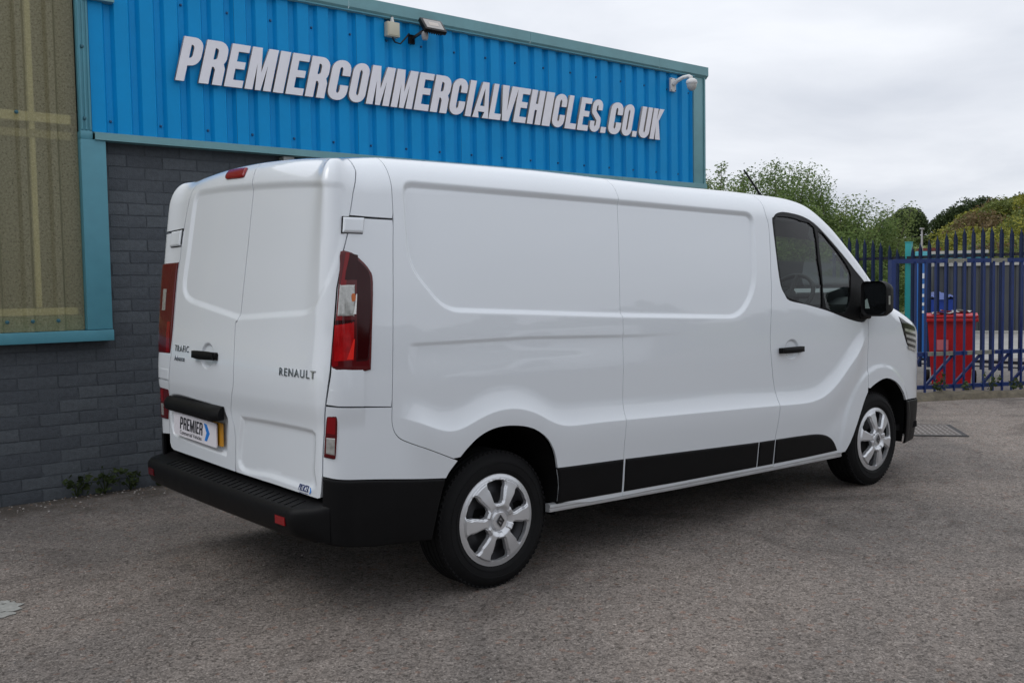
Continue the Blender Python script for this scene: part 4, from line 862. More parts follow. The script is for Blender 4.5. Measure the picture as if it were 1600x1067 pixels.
# --- hinges, lamps
def lamp(sfx=1):
    q = (lambda p: p) if sfx == 1 else mir
    o = skin('tail_lamp', q(cr(R['lamp'], 2, True)) if sfx == 1 else leftedge(1.118, 1.626, 12, .006)+mir([(-.70, 1.62), (-.67, 1.5), (-.71, 1.112)]), red_dark, van, off=.010, rh=.008, rw=.014, step=.009, feat=False)
    return o
lampR = lamp()
skin('lens_edge', inset([(-.823, 1.618), (-.80, 1.618), (-.828, 1.46), (-.862, 1.22), (-.866, 1.14), (-.892, 1.135), (-.888, 1.22), (-.873, 1.336), (-.857, 1.452), (-.835, 1.568)], .001), red_lens, lampR, off=.0105, step=.008, gap=.0, depth=.004, feat=False)
skin('upper_lens', [(-.80, 1.615), (-.752, 1.607), (-.758, 1.50), (-.832, 1.50), (-.826, 1.535)], red_smoke, lampR, off=.0112, step=.01, gap=.001, depth=.004, feat=False)
skin('lower_lens', [(-.872, 1.332), (-.786, 1.332), (-.79, 1.318), (-.876, 1.31)], red_smoke, lampR, off=.0112, step=.01, gap=.001, depth=.004, feat=False)
skin('reflector_facet', [(-.832, 1.165), (-.803, 1.165), (-.792, 1.25), (-.797, 1.25)], mat('facet_red', (.75, .02, .012), .2, spec=.3), lampR, off=.0124, step=.01, gap=0, depth=.002, feat=False)
skin('brake_lens', R['lamp_bright'], red_bright, lampR, off=.0112, step=.01, gap=.001, depth=.004, feat=False)
skin('side_lens', R['lamp_dark'], red_smoke, lampR, off=.0112, step=.01, gap=.001, depth=.004, rh=.003, rw=.006, feat=False)
skin('reversing_lens', cr(R['lamp_clear'], 2, True), clear_lens, lampR, off=.0122, step=.008, gap=.001, depth=.005, rh=.003, rw=.006, feat=False)
skin('lens_reflector', [(-.795, 1.355), (-.781, 1.355), (-.771, 1.44), (-.776, 1.44), (-.785, 1.39)], mat('reflector_white', (.80, .80, .78), .2), lampR, off=.0127, step=.008, gap=0, depth=.002, feat=False)
skin('bulb', cr([(-.80, 1.44), (-.782, 1.44), (-.780, 1.415), (-.80, 1.41)], 3, True), amber, lampR, off=.0126, step=.008, gap=0, depth=.002, feat=False)
lampL = lamp(-1)
skin('brake_lens', [(LW(1.13)-.03, 1.13), (LW(1.3)-.03, 1.30), (LW(1.3)-.075, 1.30), (LW(1.13)-.075, 1.13)], red_lens, lampL, off=.0115, step=.01, gap=.001, depth=.004, feat=False)
skin('reversing_lens', [(LW(1.36)-.115, 1.36), (LW(1.48)-.115, 1.48), (LW(1.48)-.16, 1.48), (LW(1.36)-.16, 1.36)], clear_lens, lampL, off=.012, step=.01, gap=.001, depth=.004, feat=False)
fog = skin('fog_lamp', [(-.919, .948), (-.90, .945), (-.882, .941), (-.873, .934), (-.871, .925), (-.875, .848), (-.883, .752), (-.886, .744), (-.893, .743), (-.939, .752)], red_dark, van, off=.007, rh=.004, rw=.008, step=.008, feat=False)
skin('fog_lens', R['lamp2_red'], red_lens, fog, off=.0075, step=.008, gap=.002, depth=.003, feat=False)
skin('reversing_lens', R['lamp2_clear'], clear_lens, fog, off=.0085, step=.008, gap=.002, depth=.003, rh=.002, rw=.004, feat=False)
fogl = skin('fog_lamp', leftedge(.752, .928, 8, .012)+[(-2.72, .94), (-2.74, .75)], red_dark, van, off=.007, rh=.004, rw=.008, step=.01, feat=False)
skin('reversing_lens', [(-2.66, .77), (-2.66, .84), (-2.70, .84), (-2.70, .77)], clear_lens, fogl, off=.0085, step=.01, gap=.002, depth=.003, feat=False)
skin('fog_lens', [(-2.66, .85), (-2.66, .92), (-2.70, .92), (-2.70, .85)], red_lens, fogl, off=.0085, step=.01, gap=.002, depth=.003, feat=False)
for h in (R['hinge1'], R['hinge2']):
    skin('door_hinge', h, gloss_black, van, off=.0008, step=.01, gap=-.002, depth=.004, feat=False)
    skin('door_hinge', h, paint, van, off=.012, step=.008, gap=.002, depth=.012, rh=.008, rw=.012, feat=False)
for t0, t1 in ((1.70, 1.772), (.972, 1.045)):
    h = leftedge(t0, t1, 4, .008)+[(LW(t1)-.15, t1), (LW(t0)-.15, t0)]
    skin('door_hinge', h, gloss_black, van, off=.0008, step=.01, gap=-.002, depth=.004, feat=False)
    skin('door_hinge', h, paint, van, off=.014, step=.01, gap=.002, depth=.012, rh=.008, rw=.012, feat=False)
skin('stop_lamp', cr([(-2.03, 1.945), (-2.05, 1.985), (-2.03, 2.003), (-1.86, 1.995), (-1.835, 1.985), (-1.815, 1.945), (-1.84, 1.935), (-1.95, 1.938)], 3, True), red_lens, van, off=.012, rh=.008, rw=.012, step=.008, depth=.02)
# headlamp
hl = skin('headlamp', cr(R['headlight'], 2, True), gloss_black, van, off=.004, step=.012, rh=.004, rw=.008, feat=False)
hx = np.array(R['headlight'])
for k in range(4):
    t = 1.10-.045*k; skin('lamp_strip', [(3.90+.022*k, t+.012), (4.14+.008*k, t-.022), (4.14+.008*k, t-.045), (3.91+.022*k, t-.010)], clear_lens, hl, off=.008, step=.012, gap=0, depth=.004, feat=False)
# --- front door fittings
def frame_ring(parent, q, step):
    g1, g2 = cr(R['glass1'], 2, True), cr(R['glass2'], 2, True)
    skin('window_frame', q(winout), black_plastic, parent, off=-.003, gap=.001, step=step, depth=.02, holes=[q(g1), q(g2)], feat=False)
    skin('window_glass', q(inset(g1, -.006)), tint_glass, parent, off=-.010, gap=0, step=.03, depth=.003, feat=False)
    skin('window_glass', q(inset(g2, -.006)), tint_glass, parent, off=-.010, gap=0, step=.03, depth=.003, feat=False)
frame_ring(door, lambda p: p, .014); frame_ring(door_l, mir, .03)
def bar_handle(parent, a0, a1, t, h, out):
    """pull handle: a rounded bar standing off the panel on two feet"""
    f = surf(0, False); mb = MB(); A = np.linspace(a0, a1, 13); P = f(A, np.full(13, t)); n = normals(P0, A, np.full(13, t)); V = []
    for i in range(13):
        u = i/12; o = out*(.45+.55*math.sin(math.pi*min(max(u, .0), 1))**.35); hh = h*(.80+.2*math.sin(math.pi*u)**.5)
        for k in range(10):
            th = 2*math.pi*k/10; V.append(P[i]+n[i]*(o+.010*math.cos(th))+np.array([0, 0, hh/2*math.sin(th)]))
    mb.add(V, [(i*10+k, (i+1)*10+k, (i+1)*10+(k+1) % 10, i*10+(k+1) % 10) for i in range(12) for k in range(10)]+[tuple(range(10)), tuple(range(129, 119, -1))])
    for i in (1, 11):
        mb.obox(P[i]-n[i]*.016, P[i]+n[i]*out, .03, h*.8)
    return mb.build('door_handle', black_plastic, parent, sharp=50)
bar_handle(door, 2.262, 2.512, 1.035, .042, .030)
bar_handle(ldoor, -2.195, -1.925, 1.138, .046, .034)
# door mirror
mirror = thing('door_mirror'); mirror.parent = van
mb = MB(); lp = rrect(-1.150, 1.222, -.962, 1.462, (.045, .05, .035, .055))
lp2 = [(-1.056+(y+1.056)*.82, 1.342+(z-1.342)*.86) for y, z in lp]; lp3 = [(-1.056+(y+1.056)*.4, 1.342+(z-1.342)*.5) for y, z in lp]
lpi = [(-1.056+(y+1.056)*.88, 1.342+(z-1.342)*.90) for y, z in lp]; n = len(lp)
V = [(3.262, y, z) for y, z in lpi]+[(3.245, y, z) for y, z in lp]+[(3.30, y, z) for y, z in lp]+[(3.37, y, z) for y, z in lp2]+[(3.40, y, z) for y, z in lp3]
mb.add(V, [(r*n+i, (r+1)*n+i, (r+1)*n+(i+1) % n, r*n+(i+1) % n) for r in range(4) for i in range(n)]+[tuple(range(4*n, 5*n))])
mb.build('mirror_housing', black_plastic, mirror, sharp=40)
mb = MB(); mb.add([(3.264, y, z) for y, z in lpi], [tuple(range(n))])
mb.add([(3.261, y, z) for y, z in [(-1.02, 1.275), (-.985, 1.275), (-.985, 1.33), (-1.0, 1.345)]], [(0, 1, 2, 3)], 1)
mb.build('mirror_glass', [mat('mirror_glass', (.05, .055, .06), .03, metal=.9), mat('mirror_sticker', (.25, .32, .30), .3)], mirror)
mb = MB(); mb.box((3.27, -.985, 1.225), (3.37, -.90, 1.295), bev=.02); mb.box((3.25, -.965, 1.20), (3.39, -.91, 1.25), bev=.015); mb.build('mirror_arm', black_plastic, mirror, sharp=40)
mb = MB(); mb.box((3.275, -1.1535, 1.30), (3.295, -1.146, 1.36), bev=.003); mb.build('mirror_lamp', clear_lens, mirror)
# aerial
mb = MB(); pa, pb = Vector((2.905, -.42, 2.03)), Vector((2.685, -.40, 2.245)); mb.tube([pa, pa.lerp(pb, .12), pa.lerp(pb, .5), pb], [.014, .0085, .0075, .006], 8); mb.build('aerial', black_plastic, van, sharp=60)
# --- rear door fittings: plate hood, plates, badges
hood_prof = [(.0, .0), (.0, -.072), (.040, -.075), (.050, -.055), (.046, -.03), (.028, -.008)]
f = surf(0, True); mb = MB(); A = np.linspace(-2.565, -1.875, 20); k = len(hood_prof); V = []
for i, a in enumerate(A):
    P = f(np.array([a]), np.array([.885]))[0]; n = normals(P0, np.array([a]), np.array([.885]))[0]; e = .55+.45*sstep(min(a+2.58, -1.865-a)/.06)
    for o, h in hood_prof: V.append((P[0]+n[0]*o*e*1.1-.004, P[1]+n[1]*o*e, .892+h*(.8+.2*e)-.0+.012*0))
mb.add(V, [(i*k+j, (i+1)*k+j, (i+1)*k+(j+1) % k, i*k+(j+1) % k) for i in range(19) for j in range(k)]+[tuple(range(k)), tuple(range(20*k-1, 19*k-1, -1))])
mb.build('plate_hood', black_plastic, ldoor, sharp=40)
def glyph(ch, w, sv=.2, sh=.16):
    """condensed heavy capitals, unit height; returns loops"""
    r = min(.48*w, .24); ri = max(.02, r-sv*.8); q = lambda cx, cy, rr, a0, a1, n=5: [(cx+rr*math.cos(math.radians(a0+(a1-a0)*i/n)), cy+rr*math.sin(math.radians(a0+(a1-a0)*i/n))) for i in range(n+1)]
    if ch == 'I': return [[(0, 0), (sv, 0), (sv, 1), (0, 1)]]
    if ch == '.': return [[(0, 0), (sv, 0), (sv, .18), (0, .18)]]
    if ch == 'E': return [[(0, 0), (w, 0), (w, sh), (sv, sh), (sv, .43), (w*.92, .43), (w*.92, .43+sh), (sv, .43+sh), (sv, 1-sh), (w, 1-sh), (w, 1), (0, 1)]]
    if ch == 'L': return [[(0, 0), (w, 0), (w, sh), (sv, sh), (sv, 1), (0, 1)]]
    if ch == 'H': return [[(0, 0), (sv, 0), (sv, .42), (w-sv, .42), (w-sv, 0), (w, 0), (w, 1), (w-sv, 1), (w-sv, .60), (sv, .60), (sv, 1), (0, 1)]]
    if ch == 'M':
        s = sv*.74; c = w/2; return [[(0, 0), (s, 0), (s, .62), (c-.07, 0), (c+.07, 0), (w-s, .62), (w-s, 0), (w, 0), (w, 1), (w-s*1.25, 1), (c, .42), (s*1.25, 1), (0, 1)]]
    if ch == 'A': return [[(0, 0), (sv*.95, 0), (.30*w, .17), (.70*w, .17), (w-sv*.95, 0), (w, 0), (.70*w, 1), (.30*w, 1)], [(.36*w, .33), (.5*w, .83), (.64*w, .33)]]
    if ch == 'V': return [[(0, 1), (.30*w, 0), (.70*w, 0), (w, 1), (w-sv*.98, 1), (.5*w, .27), (sv*.98, 1)]]
    if ch == 'K': return [[(0, 0), (sv, 0), (sv, .36), (.30*w+.05, .48), (w-sv*1.1, 0), (w+.01, 0), (.62*w, .60), (w, 1), (w-sv*1.05, 1), (sv, .62), (sv, 1), (0, 1)]]
    if ch == 'P': return [[(0, 0), (sv, 0), (sv, .36)]+q(w-r, .36+r, r, -90, 0)+q(w-r, 1-r, r, 0, 90)+[(0, 1)], rrect(sv, .36+sh, w-sv, 1-sh, (0, ri, ri, 0), 3)]
    if ch == 'R': return [[(0, 0), (sv, 0), (sv, .40), (w-sv-.04, .40), (w-sv, .34), (w-sv, 0), (w, 0), (w, .38), (w-.03, .45), (w-.05, .49), (w-.02, .54), (w, .60)]+q(w-r, 1-r, r, 0, 90)+[(0, 1)], rrect(sv, .40+sh, w-sv, 1-sh, (0, ri, ri, 0), 3)]
    if ch == 'O': return [rrect(0, 0, w, 1, r), rrect(sv, sh, w-sv, 1-sh, ri, 3)]
    if ch == 'U': return [[(0, 1), (0, r)]+q(r, r, r, 180, 270)+q(w-r, r, r, 270, 360)+[(w, 1), (w-sv, 1)]+q(w-sv-ri, sh+ri, ri, 0, -90, 3)+q(sv+ri, sh+ri, ri, 270, 180, 3)+[(sv, 1)]]
    if ch == 'C': return [[(w, .62)]+q(w-r, 1-r, r, 0, 90)+q(r, 1-r, r, 90, 180)+q(r, r, r, 180, 270)+q(w-r, r, r, 270, 360)+[(w, .38), (w-sv, .38)]+q(w-sv-ri, sh+ri, ri, 0, -90, 3)+q(sv+ri, sh+ri, ri, 270, 180, 3)+q(sv+ri, 1-sh-ri, ri, 180, 90, 3)+q(w-sv-ri, 1-sh-ri, ri, 90, 0, 3)+[(w-sv, .62)]]
    if ch == 'S': return [[(w, .68)]+q(w-r, 1-r, r, 0, 90)+q(r, 1-r, r, 90, 180)+[(0, .66), (.06*w, .56), (w-sv, .36), (w-sv, sh+ri)]+q(w-sv-ri, sh+ri, ri, 0, -90, 3)+q(sv+ri, sh+ri, ri, 270, 180, 3)+[(sv, .33), (0, .33)]+q(r, r, r, 180, 270)+q(w-r, r, r, 270, 360)+[(w, .36), (w*.94, .45), (sv, .64)]+q(sv+ri, 1-sh-ri, ri, 180, 90, 3)+q(w-sv-ri, 1-sh-ri, ri, 90, 0, 3)+[(w-sv, .68)]]
GW = dict(P=.62, R=.64, E=.52, M=.86, I=.22, C=.62, O=.62, A=.66, L=.50, V=.66, H=.64, S=.62, U=.62, K=.68); GW['.'] = .20
def word(txt, h, wscale, gap, m, shear=0, ex=.0006):
    x = 0; items = []
    for ch in txt:
        lp = [[(px*wscale*h+shear*py*h+x, py*h) for px, py in l] for l in glyph(ch, GW[ch], .21, .15)]
        items.append((flat_shape('g', lp, ex, m), Matrix.Identity(4), 0)); x += (GW[ch]*wscale+gap)*h
    return merge_meshes('word', items, [m])
# plates: the yellow number plate shows behind the dealer's plate
P = surf(0, True); a0 = -2.225
def plate_frame(a, t):
    n = normals(P0, np.array([a]), np.array([t]))[0]; p = P(np.array([a]), np.array([t]))[0]; z = Vector(n); x = Vector((0, 0, 1)).cross(z).normalized(); y = z.cross(x)
    M = Matrix((x, y, z)).transposed().to_4x4(); M.translation = Vector(p); return M
PF = plate_frame(-2.20, .745)
def rounded_plate(w, h, d, r): return flat_shape('pl', [rrect(-w/2, -h/2, w/2, h/2, r)], d/2, plate_white, 0)
yp = rounded_plate(.56, .118, .004, .008); yp.transform(PF @ Matrix.Translation((.034, .0, .016))); yp.materials.clear(); yp.materials.append(plate_yellow)
put(bpy.data.objects.new('number_plate', yp), ldoor)
T = Matrix.Translation; RZ = Matrix.Rotation(math.radians(-1.2), 4, 'Z')
items = [(rounded_plate(.575, .124, .006, .012), Matrix.Identity(4), 0)]
wd_ = word('PREMIER', .066, 1.0, .13, ink, .17); wx = max(v.co.x for v in wd_.vertices); items.append((wd_, T((-.20, -.022, .0036)) @ Matrix.Diagonal((.315/wx, 1, 1, 1)), 1))
cvt = text_shape('Commercial Vehicles', .030, .0004, ink, 1, .12); items.append((cvt, T((-.205, -.050, .0036)) @ Matrix.Diagonal((.30/max(v.co.x for v in cvt.vertices), 1, 1, 1)), 1))
chev = [(.135, .040), (.158, .040), (.196, .0), (.158, -.040), (.135, -.040), (.160, .0)]
chev = [(.132, .046), (.168, .043), (.205, .0), (.165, -.044), (.136, -.044), (.164, -.001)]
items.append((flat_shape('c', [chev], .0004, ink_blue), T((0, 0, .0036)), 2))
dp = merge_meshes('dealer_plate', items, [plate_white, ink, ink_blue]); dp.transform(PF @ T((-.02, .0, .030)) @ RZ)
put(bpy.data.objects.new('dealer_plate', dp), ldoor)
bx = MB(); bx.box((-.25, -.05, .0), (.25, .05, .027)); bxm = mesh_data('x', bx.V, bx.F, black_plastic); bxm.transform(PF); put(bpy.data.objects.new('plate_backing', bxm), ldoor)
def badge(parent, name, txt, a, t, w, h, m, bold=.0, xs=1, shear=0, lift=.002, ex=.003, spacing=1.0):
    me = text_shape(txt, 1, ex, m, 1, shear, bold, spacing); xx = [v.co.x for v in me.vertices]; yy = [v.co.y for v in me.vertices]
    sx = w/(max(xx)-min(xx)); sy = h/(max(yy)-min(yy))
    for v in me.vertices: v.co = Vector(((v.co.x-min(xx))*sx, (v.co.y-min(yy))*sy, v.co.z*.1))
    onto(me, a, t, lift); return put(bpy.data.objects.new(name, me), parent)
badge(rdoor, 'badge', 'RENAULT', -1.268, 1.084, .305, .035, chrome, .008, lift=.002, ex=.02, spacing=1.25)
badge(ldoor, 'badge', 'TRAFIC', -2.470, 1.142, .190, .034, chrome, .006, lift=.002, ex=.02, spacing=1.25)
badge(ldoor, 'badge', 'Advance', -2.464, 1.092, .140, .028, chrome, .0, lift=.002, ex=.02, spacing=1.15)
st = merge_meshes('dealer_sticker', [
    (word('PREMIER', .026, .66, .10, navy_ink, .12), T((.004, .014, .0004)), 1), (text_shape('Commercial Vehicles', .010, .0001, navy_ink, .9), T((.012, .003, .0006)), 1),
    (flat_shape('c', [[(.098, .036), (.106, .036), (.118, .022), (.106, .008), (.098, .008), (.109, .022)]], .0001, ink_blue), T((0, 0, .0006)), 2)], [plate_white, navy_ink, ink_blue])
onto(st, -1.150, .572, .001); put(bpy.data.objects.new('dealer_sticker', st), rdoor)
# --- wheels
def make_wheel(x, side, tag_rot):
    w = thing('wheel', (x, 0, .335)); w.parent = van; s = -1 if side == 'r' else 1
    Y = lambda o: s*(.925+o) if s < 0 else s*(.965+o)          # o: outward
    ty = MB(); prof = [(.205, -.03), (.222, -.004), (.236, .006), (.244, .0085), (.245, .0105), (.249, .0108), (.250, .0088), (.262, .010), (.276, .0095), (.277, .0112), (.281, .0112), (.282, .0088), (.29, .0075), (.305, .000), (.318, -.012), (.328, -.022)]
    yy = -.022; gro = []
    for k in range(5):
        w0 = .0345; gro += [(.335, yy-.002), (.335, yy-w0+.006)]; yy -= w0
        if k < 4: gro += [(.326, yy+.005), (.326, yy-.001)]
    prof += gro+[(.327, -.20), (.30, -.212), (.25, -.21), (.205, -.20)]
    ty.lathe([(r, Y(o)) for r, o in prof], 96, (0, 0, 0), 'y')
    for k in range(72):                                       # shoulder blocks of the tread
        t = 2*math.pi*k/72; c, n_ = math.cos(t), math.sin(t)
        ty.obox((.3285*c, Y(-.014), .3285*n_), (.3325*c, Y(-.045), .3325*n_), .015, .0085, 0, (c, 0, n_))
    ty.build('tyre', rubber, w, sharp=35)
    st_ = MB(); st_.lathe([(.0, Y(-.05)), (.10, Y(-.055)), (.13, Y(-.035)), (.16, Y(-.05)), (.20, Y(-.065)), (.212, Y(-.02)), (.224, Y(-.012))], 48, (0, 0, 0), 'y'); st_.build('rim', steel, w, smooth=True)
    # wheel trim: a dished disc with six windows between broad ridged spokes
    if side == 'r':
        outer = [(.2245*math.cos(t), .2245*math.sin(t)) for t in np.linspace(0, 2*math.pi, 120, endpoint=False)]
        win = [(-.019, .086), (.019, .086), (.027, .094), (.044, .150), (.053, .163), (.055, .184), (.046, .1915), (.0, .1985), (-.046, .1915), (-.055, .184), (-.053, .163), (-.044, .150), (-.027, .094)]
        rot = lambda p, a: (p[0]*math.cos(a)-p[1]*math.sin(a), p[0]*math.sin(a)+p[1]*math.cos(a))
        wins = [[rot(p, math.radians(60*k)+tag_rot) for p in win] for k in range(6)]
        def hgt(px, pz):
            r = np.hypot(px, pz); th = np.arctan2(pz, px)-tag_rot; d = np.full(r.shape, 9.)
            for q in wins: d = np.minimum(d, -poly_sd(q, px, pz))
            h = .004+.016*(1-sstep((r-.09)/.14)) - .004*sstep((r-.205)/.02)
            h += .012*sstep(d/.009)*sstep((r-.05)/.03)*(1-sstep((r-.195)/.008))                   # spokes proud of the windows
            ph = np.abs((np.degrees(th)+30) % 60-30)                                            # 0 at the window, 30 on the spoke
            h += .009*sstep((ph-17.5)/2.2)*sstep((r-.052)/.008)*(1-sstep((r-(.163+.022*sstep((ph-21)/5)))/.005))   # raised middle of each spoke
            h += .008*(1-sstep((r-.043)/.004)) - .004*(1-sstep(np.abs(r-.050)/.006))
            return h
        stp = .0042; g = np.arange(-.23, .23, stp); gx, gz = (v.ravel() for v in np.meshgrid(g, g)); r = np.hypot(gx, gz); ok = r < .2225
        for q in wins: ok &= poly_sd(q, gx, gz) < -.0025
        pts = [Vector(p) for p in outer]; E = [(i, (i+1) % 120) for i in range(120)]
        for q in wins:
            q = densify(q, .006); n = len(pts); pts += [Vector(p) for p in q]; E += [(n+i, n+(i+1) % len(q)) for i in range(len(q))]
        pts += [Vector((a, b)) for a, b in zip(gx[ok], gz[ok])]
        V2, _, T3, *_ = delaunay_2d_cdt(pts, E, [], 2, 1e-7); V2 = np.array([v[:] for v in V2]); T3 = [tuple(f) for f in T3]
        ce = np.array([V2[list(f)].mean(0) for f in T3]); kp = np.ones(len(T3), bool)
        for q in wins: kp &= poly_sd(q, ce[:, 0], ce[:, 1]) < 0
        T3 = [f for f, k_ in zip(T3, kp) if k_]; H = hgt(V2[:, 0], V2[:, 1]); V = [(a, Y(h), b) for (a, b), h in zip(V2, H)]; n0 = len(V); V += [(a, Y(h-.022), b) for (a, b), h in zip(V2, H)]
        T3 = [f if (V2[f[1]][0]-V2[f[0]][0])*(V2[f[2]][1]-V2[f[0]][1])-(V2[f[2]][0]-V2[f[0]][0])*(V2[f[1]][1]-V2[f[0]][1]) > 0 else f[::-1] for f in T3]
        E2 = {(f[i], f[(i+1) % 3]) for f in T3 for i in range(3)}; qs = [(v, u, u+n0, v+n0) for u, v in E2 if (v, u) not in E2]
        e_ = .0012; gx_ = (hgt(V2[:, 0]+e_, V2[:, 1])-hgt(V2[:, 0]-e_, V2[:, 1]))/(2*e_); gz_ = (hgt(V2[:, 0], V2[:, 1]+e_)-hgt(V2[:, 0], V2[:, 1]-e_))/(2*e_)
        nn = np.stack([-gx_, np.full(len(gx_), -1.), -gz_], 1); nn /= np.linalg.norm(nn, axis=1, keepdims=True)
        nor = [tuple(nn[i]) for f in T3 for i in f]; VA = np.array(V)
        for q in qs:
            fn = np.cross(VA[q[1]]-VA[q[0]], VA[q[2]]-VA[q[1]]); fn /= max(np.linalg.norm(fn), 1e-9); nor += [tuple(fn)]*4
        T3 = T3+qs; us = np.unique(np.array([i for f in T3 for i in f])); mp = -np.ones(len(V), int); mp[us] = np.arange(len(us))
        me = mesh_data('wheel_trim', VA[us], [tuple(mp[list(f)]) for f in T3], silver, None, True); me.normals_split_custom_set(nor); o = put(bpy.data.objects.new('wheel_trim', me), w)
        dia = lambda k: [(0, .031*k), (.023*k, 0), (0, -.031*k), (-.023*k, 0)]
        band = [(-.006, .019), (.0, .019), (.012, .0), (.004, -.004), (-.002, .006), (-.009, -.004), (-.003, -.019), (-.012, -.002)]
        lg = merge_meshes('maker_emblem', [(flat_shape('d', [dia(1), dia(.62)], .0012, chrome), Matrix.Identity(4), 0), (flat_shape('d', [[(-.017, .004), (-.010, .011), (.017, -.004), (.010, -.011)]], .0013, chrome), Matrix.Identity(4), 0)], [mat('emblem', (.06, .06, .065), .35, metal=.6)])
        lg.transform(Matrix(((1, 0, 0, 0), (0, 0, -1, Y(.0325)), (0, 1, 0, 0), (0, 0, 0, 1)))); put(bpy.data.objects.new('maker_emblem', lg), w)
        nb = MB()
        for k in range(5):
            t = 2*math.pi*k/5+.4; nb.lathe([(0, Y(-.02)), (.011, Y(-.02)), (.012, Y(-.04))], 8, (.066*math.cos(t), 0, .066*math.sin(t)), 'y')
        nb.build('wheel_nuts', steel, w, kind='stuff')
    return w
make_wheel(0.0, 'r', math.radians(2)); make_wheel(3.498, 'r', math.radians(-14)); make_wheel(0.0, 'l', 0); make_wheel(3.498, 'l', 0)
# --- cab
mb = MB()
pf = [(3.30, 1.10), (3.30, 1.22), (3.36, 1.30), (3.50, 1.345), (3.75, 1.36), (3.88, 1.33), (3.95, 1.10)]
mb.prism(pf, -.84, .86, 'y'); mb.build('dashboard', cabin, van, sharp=35)
mb = MB(); mb.prism([(3.34, 1.30), (3.40, 1.385), (3.56, 1.415), (3.66, 1.37), (3.5, 1.30)], -.62, -.22, 'y'); mb.build('instrument_hood', dash_grey, van, sharp=40)
mb = MB(); c = Vector((3.19, -.42, 1.36)); ax = Vector((-.80, 0, .60)); e1 = Vector((0, 1, 0)); e2 = ax.cross(e1)
mb.tube([c+(e1*math.cos(t)+e2*math.sin(t))*.19 for t in np.linspace(0, 2*math.pi, 37)], .016, 8, caps=False)
for t in (0, math.pi, 4.71): mb.tube([c, c+(e1*math.cos(t)+e2*math.sin(t))*.19], .018, 6)
mb.tube([c+ax*.01, c-ax*.05], .06, 12); mb.tube([c-ax*.05, c-ax*.22], .03, 8); mb.build('steering_wheel', cabin, van, sharp=50)
for y in (-.42, .30, .62):
    mb = MB(); mb.box((2.38, y-.22, .85), (2.52, y+.22, 1.44), bev=.05); mb.box((2.40, y-.22, .75), (2.92, y+.22, .92), bev=.05); mb.box((2.40, y-.12, 1.46), (2.49, y+.12, 1.66), bev=.04); mb.build('seat', cabin, van, sharp=50)
mb = MB(); mb.box((3.3, -.80, .5), (3.95, .82, 1.10)); mb.build('bulkhead', dark, van)
shop_sign()
# ---------------------------------------------------------------- fittings on the cladding
def on_wall(name, u, d, z, label, cat, group=None): return thing(name, wd*u+wn*d+Vector((0, 0, z)), WY, label, cat, group)
jb = on_wall('junction_box', 1.78, 2.70, 3.64, 'cream square junction box fixed high on the blue cladding beside the floodlight', 'junction box')
mb = MB(); mb.box((-.065, -.06, .0), (.06, .0, .125), bev=.008); mb.build('box_body', mat('cream_plastic', (.55, .52, .40), .45, vary=.05), jb, sharp=40)
mb = MB(); mb.box((-.055, -.066, .01), (.05, -.059, .115), bev=.004); mb.build('box_lid', mat('cream_plastic_lid', (.58, .55, .43), .45), jb, sharp=40)
mb = MB(); mb.lathe([(0, .045), (.012, .045), (.014, .02), (.018, .02), (.018, .0), (.012, .0)], 12, (0, -.03, .125)); mb.build('cable_gland', mat('gland_white', (.7, .7, .68), .4), jb, sharp=40)
mb = MB(); mb.tube([(.0, -.03, .165), (-.01, -.025, .185), (.0, -.01, .20), (.02, -.0, .21)], .006, 6); mb.build('cable', gloss_black, jb, sharp=60); mb = MB(); mb.tube([(.0, -.03, .0), (.02, -.035, -.04), (.07, -.045, -.05), (.13, -.06, .02), (.16, -.05, .05)], .007, 6); mb.build('cable', gloss_black, jb, sharp=60)
fl = on_wall('floodlight', 1.99, 2.70, 3.655, 'small black LED floodlight with motion sensor tilted out from the blue cladding', 'floodlight')
RM = Matrix.Translation((.12, -.17, .10)) @ Matrix.Rotation(math.radians(-38), 4, 'X')
mb = MB(); mb.box((-.115, -.018, -.075), (.115, .022, .075), bev=.008)
for i in range(8): mb.box((-.09+.024*i, .022, -.06), (-.082+.024*i, .04, .06))
o = mb.build('lamp_body', gloss_black, fl, sharp=40); o.data.transform(RM)
mb = MB(); mb.box((-.09, -.0215, -.055), (.09, -.018, .055)); o = mb.build('lamp_glass', mat('lamp_glass', (.38, .36, .34), .12, vary=.1), fl); o.data.transform(RM)
mb = MB(); mb.box((-.05, -.023, -.022), (.05, -.0216, .022)); o = mb.build('led_panel', mat('led_panel', (.55, .50, .45), .4), fl); o.data.transform(RM)
mb = MB(); mb.obox((0, 0, .0), (.06, -.10, .06), .025, .02); mb.obox((.06, -.10, .06), (.12, -.14, .09), .025, .02); mb.box((-.03, -.02, -.04), (.03, .0, .04)); mb.build('bracket', gloss_black, fl)
mb = MB(); mb.lathe([(0, -.055), (.022, -.05), (.030, -.03), (.032, 0), (.024, .02), (0, .02)], 16, (.07, -.12, .035)); mb.build('motion_sensor', mat('sensor_grey', (.35, .34, .34), .35), fl, sharp=50)
cc = on_wall('security_camera', 5.44, 2.69, 3.60, 'white domed security camera on a curved wall arm at the far corner of the cladding', 'security camera')
cw = mat('camera_white', (.66, .66, .65), .35, vary=.03)
mb = MB(); mb.box((-.06, -.02, -.01), (.06, .02, .20), bev=.006); mb.build('wall_plate', cw, cc, sharp=40)
mb = MB()
for a in ((-.045, .005), (.045, .005), (-.045, .185), (.045, .185)): mb.lathe([(0, -.006), (.008, -.005), (.009, 0)], 8, (a[0], -.02, a[1]), 'y')
mb.build('screws', steel, cc, kind='stuff')
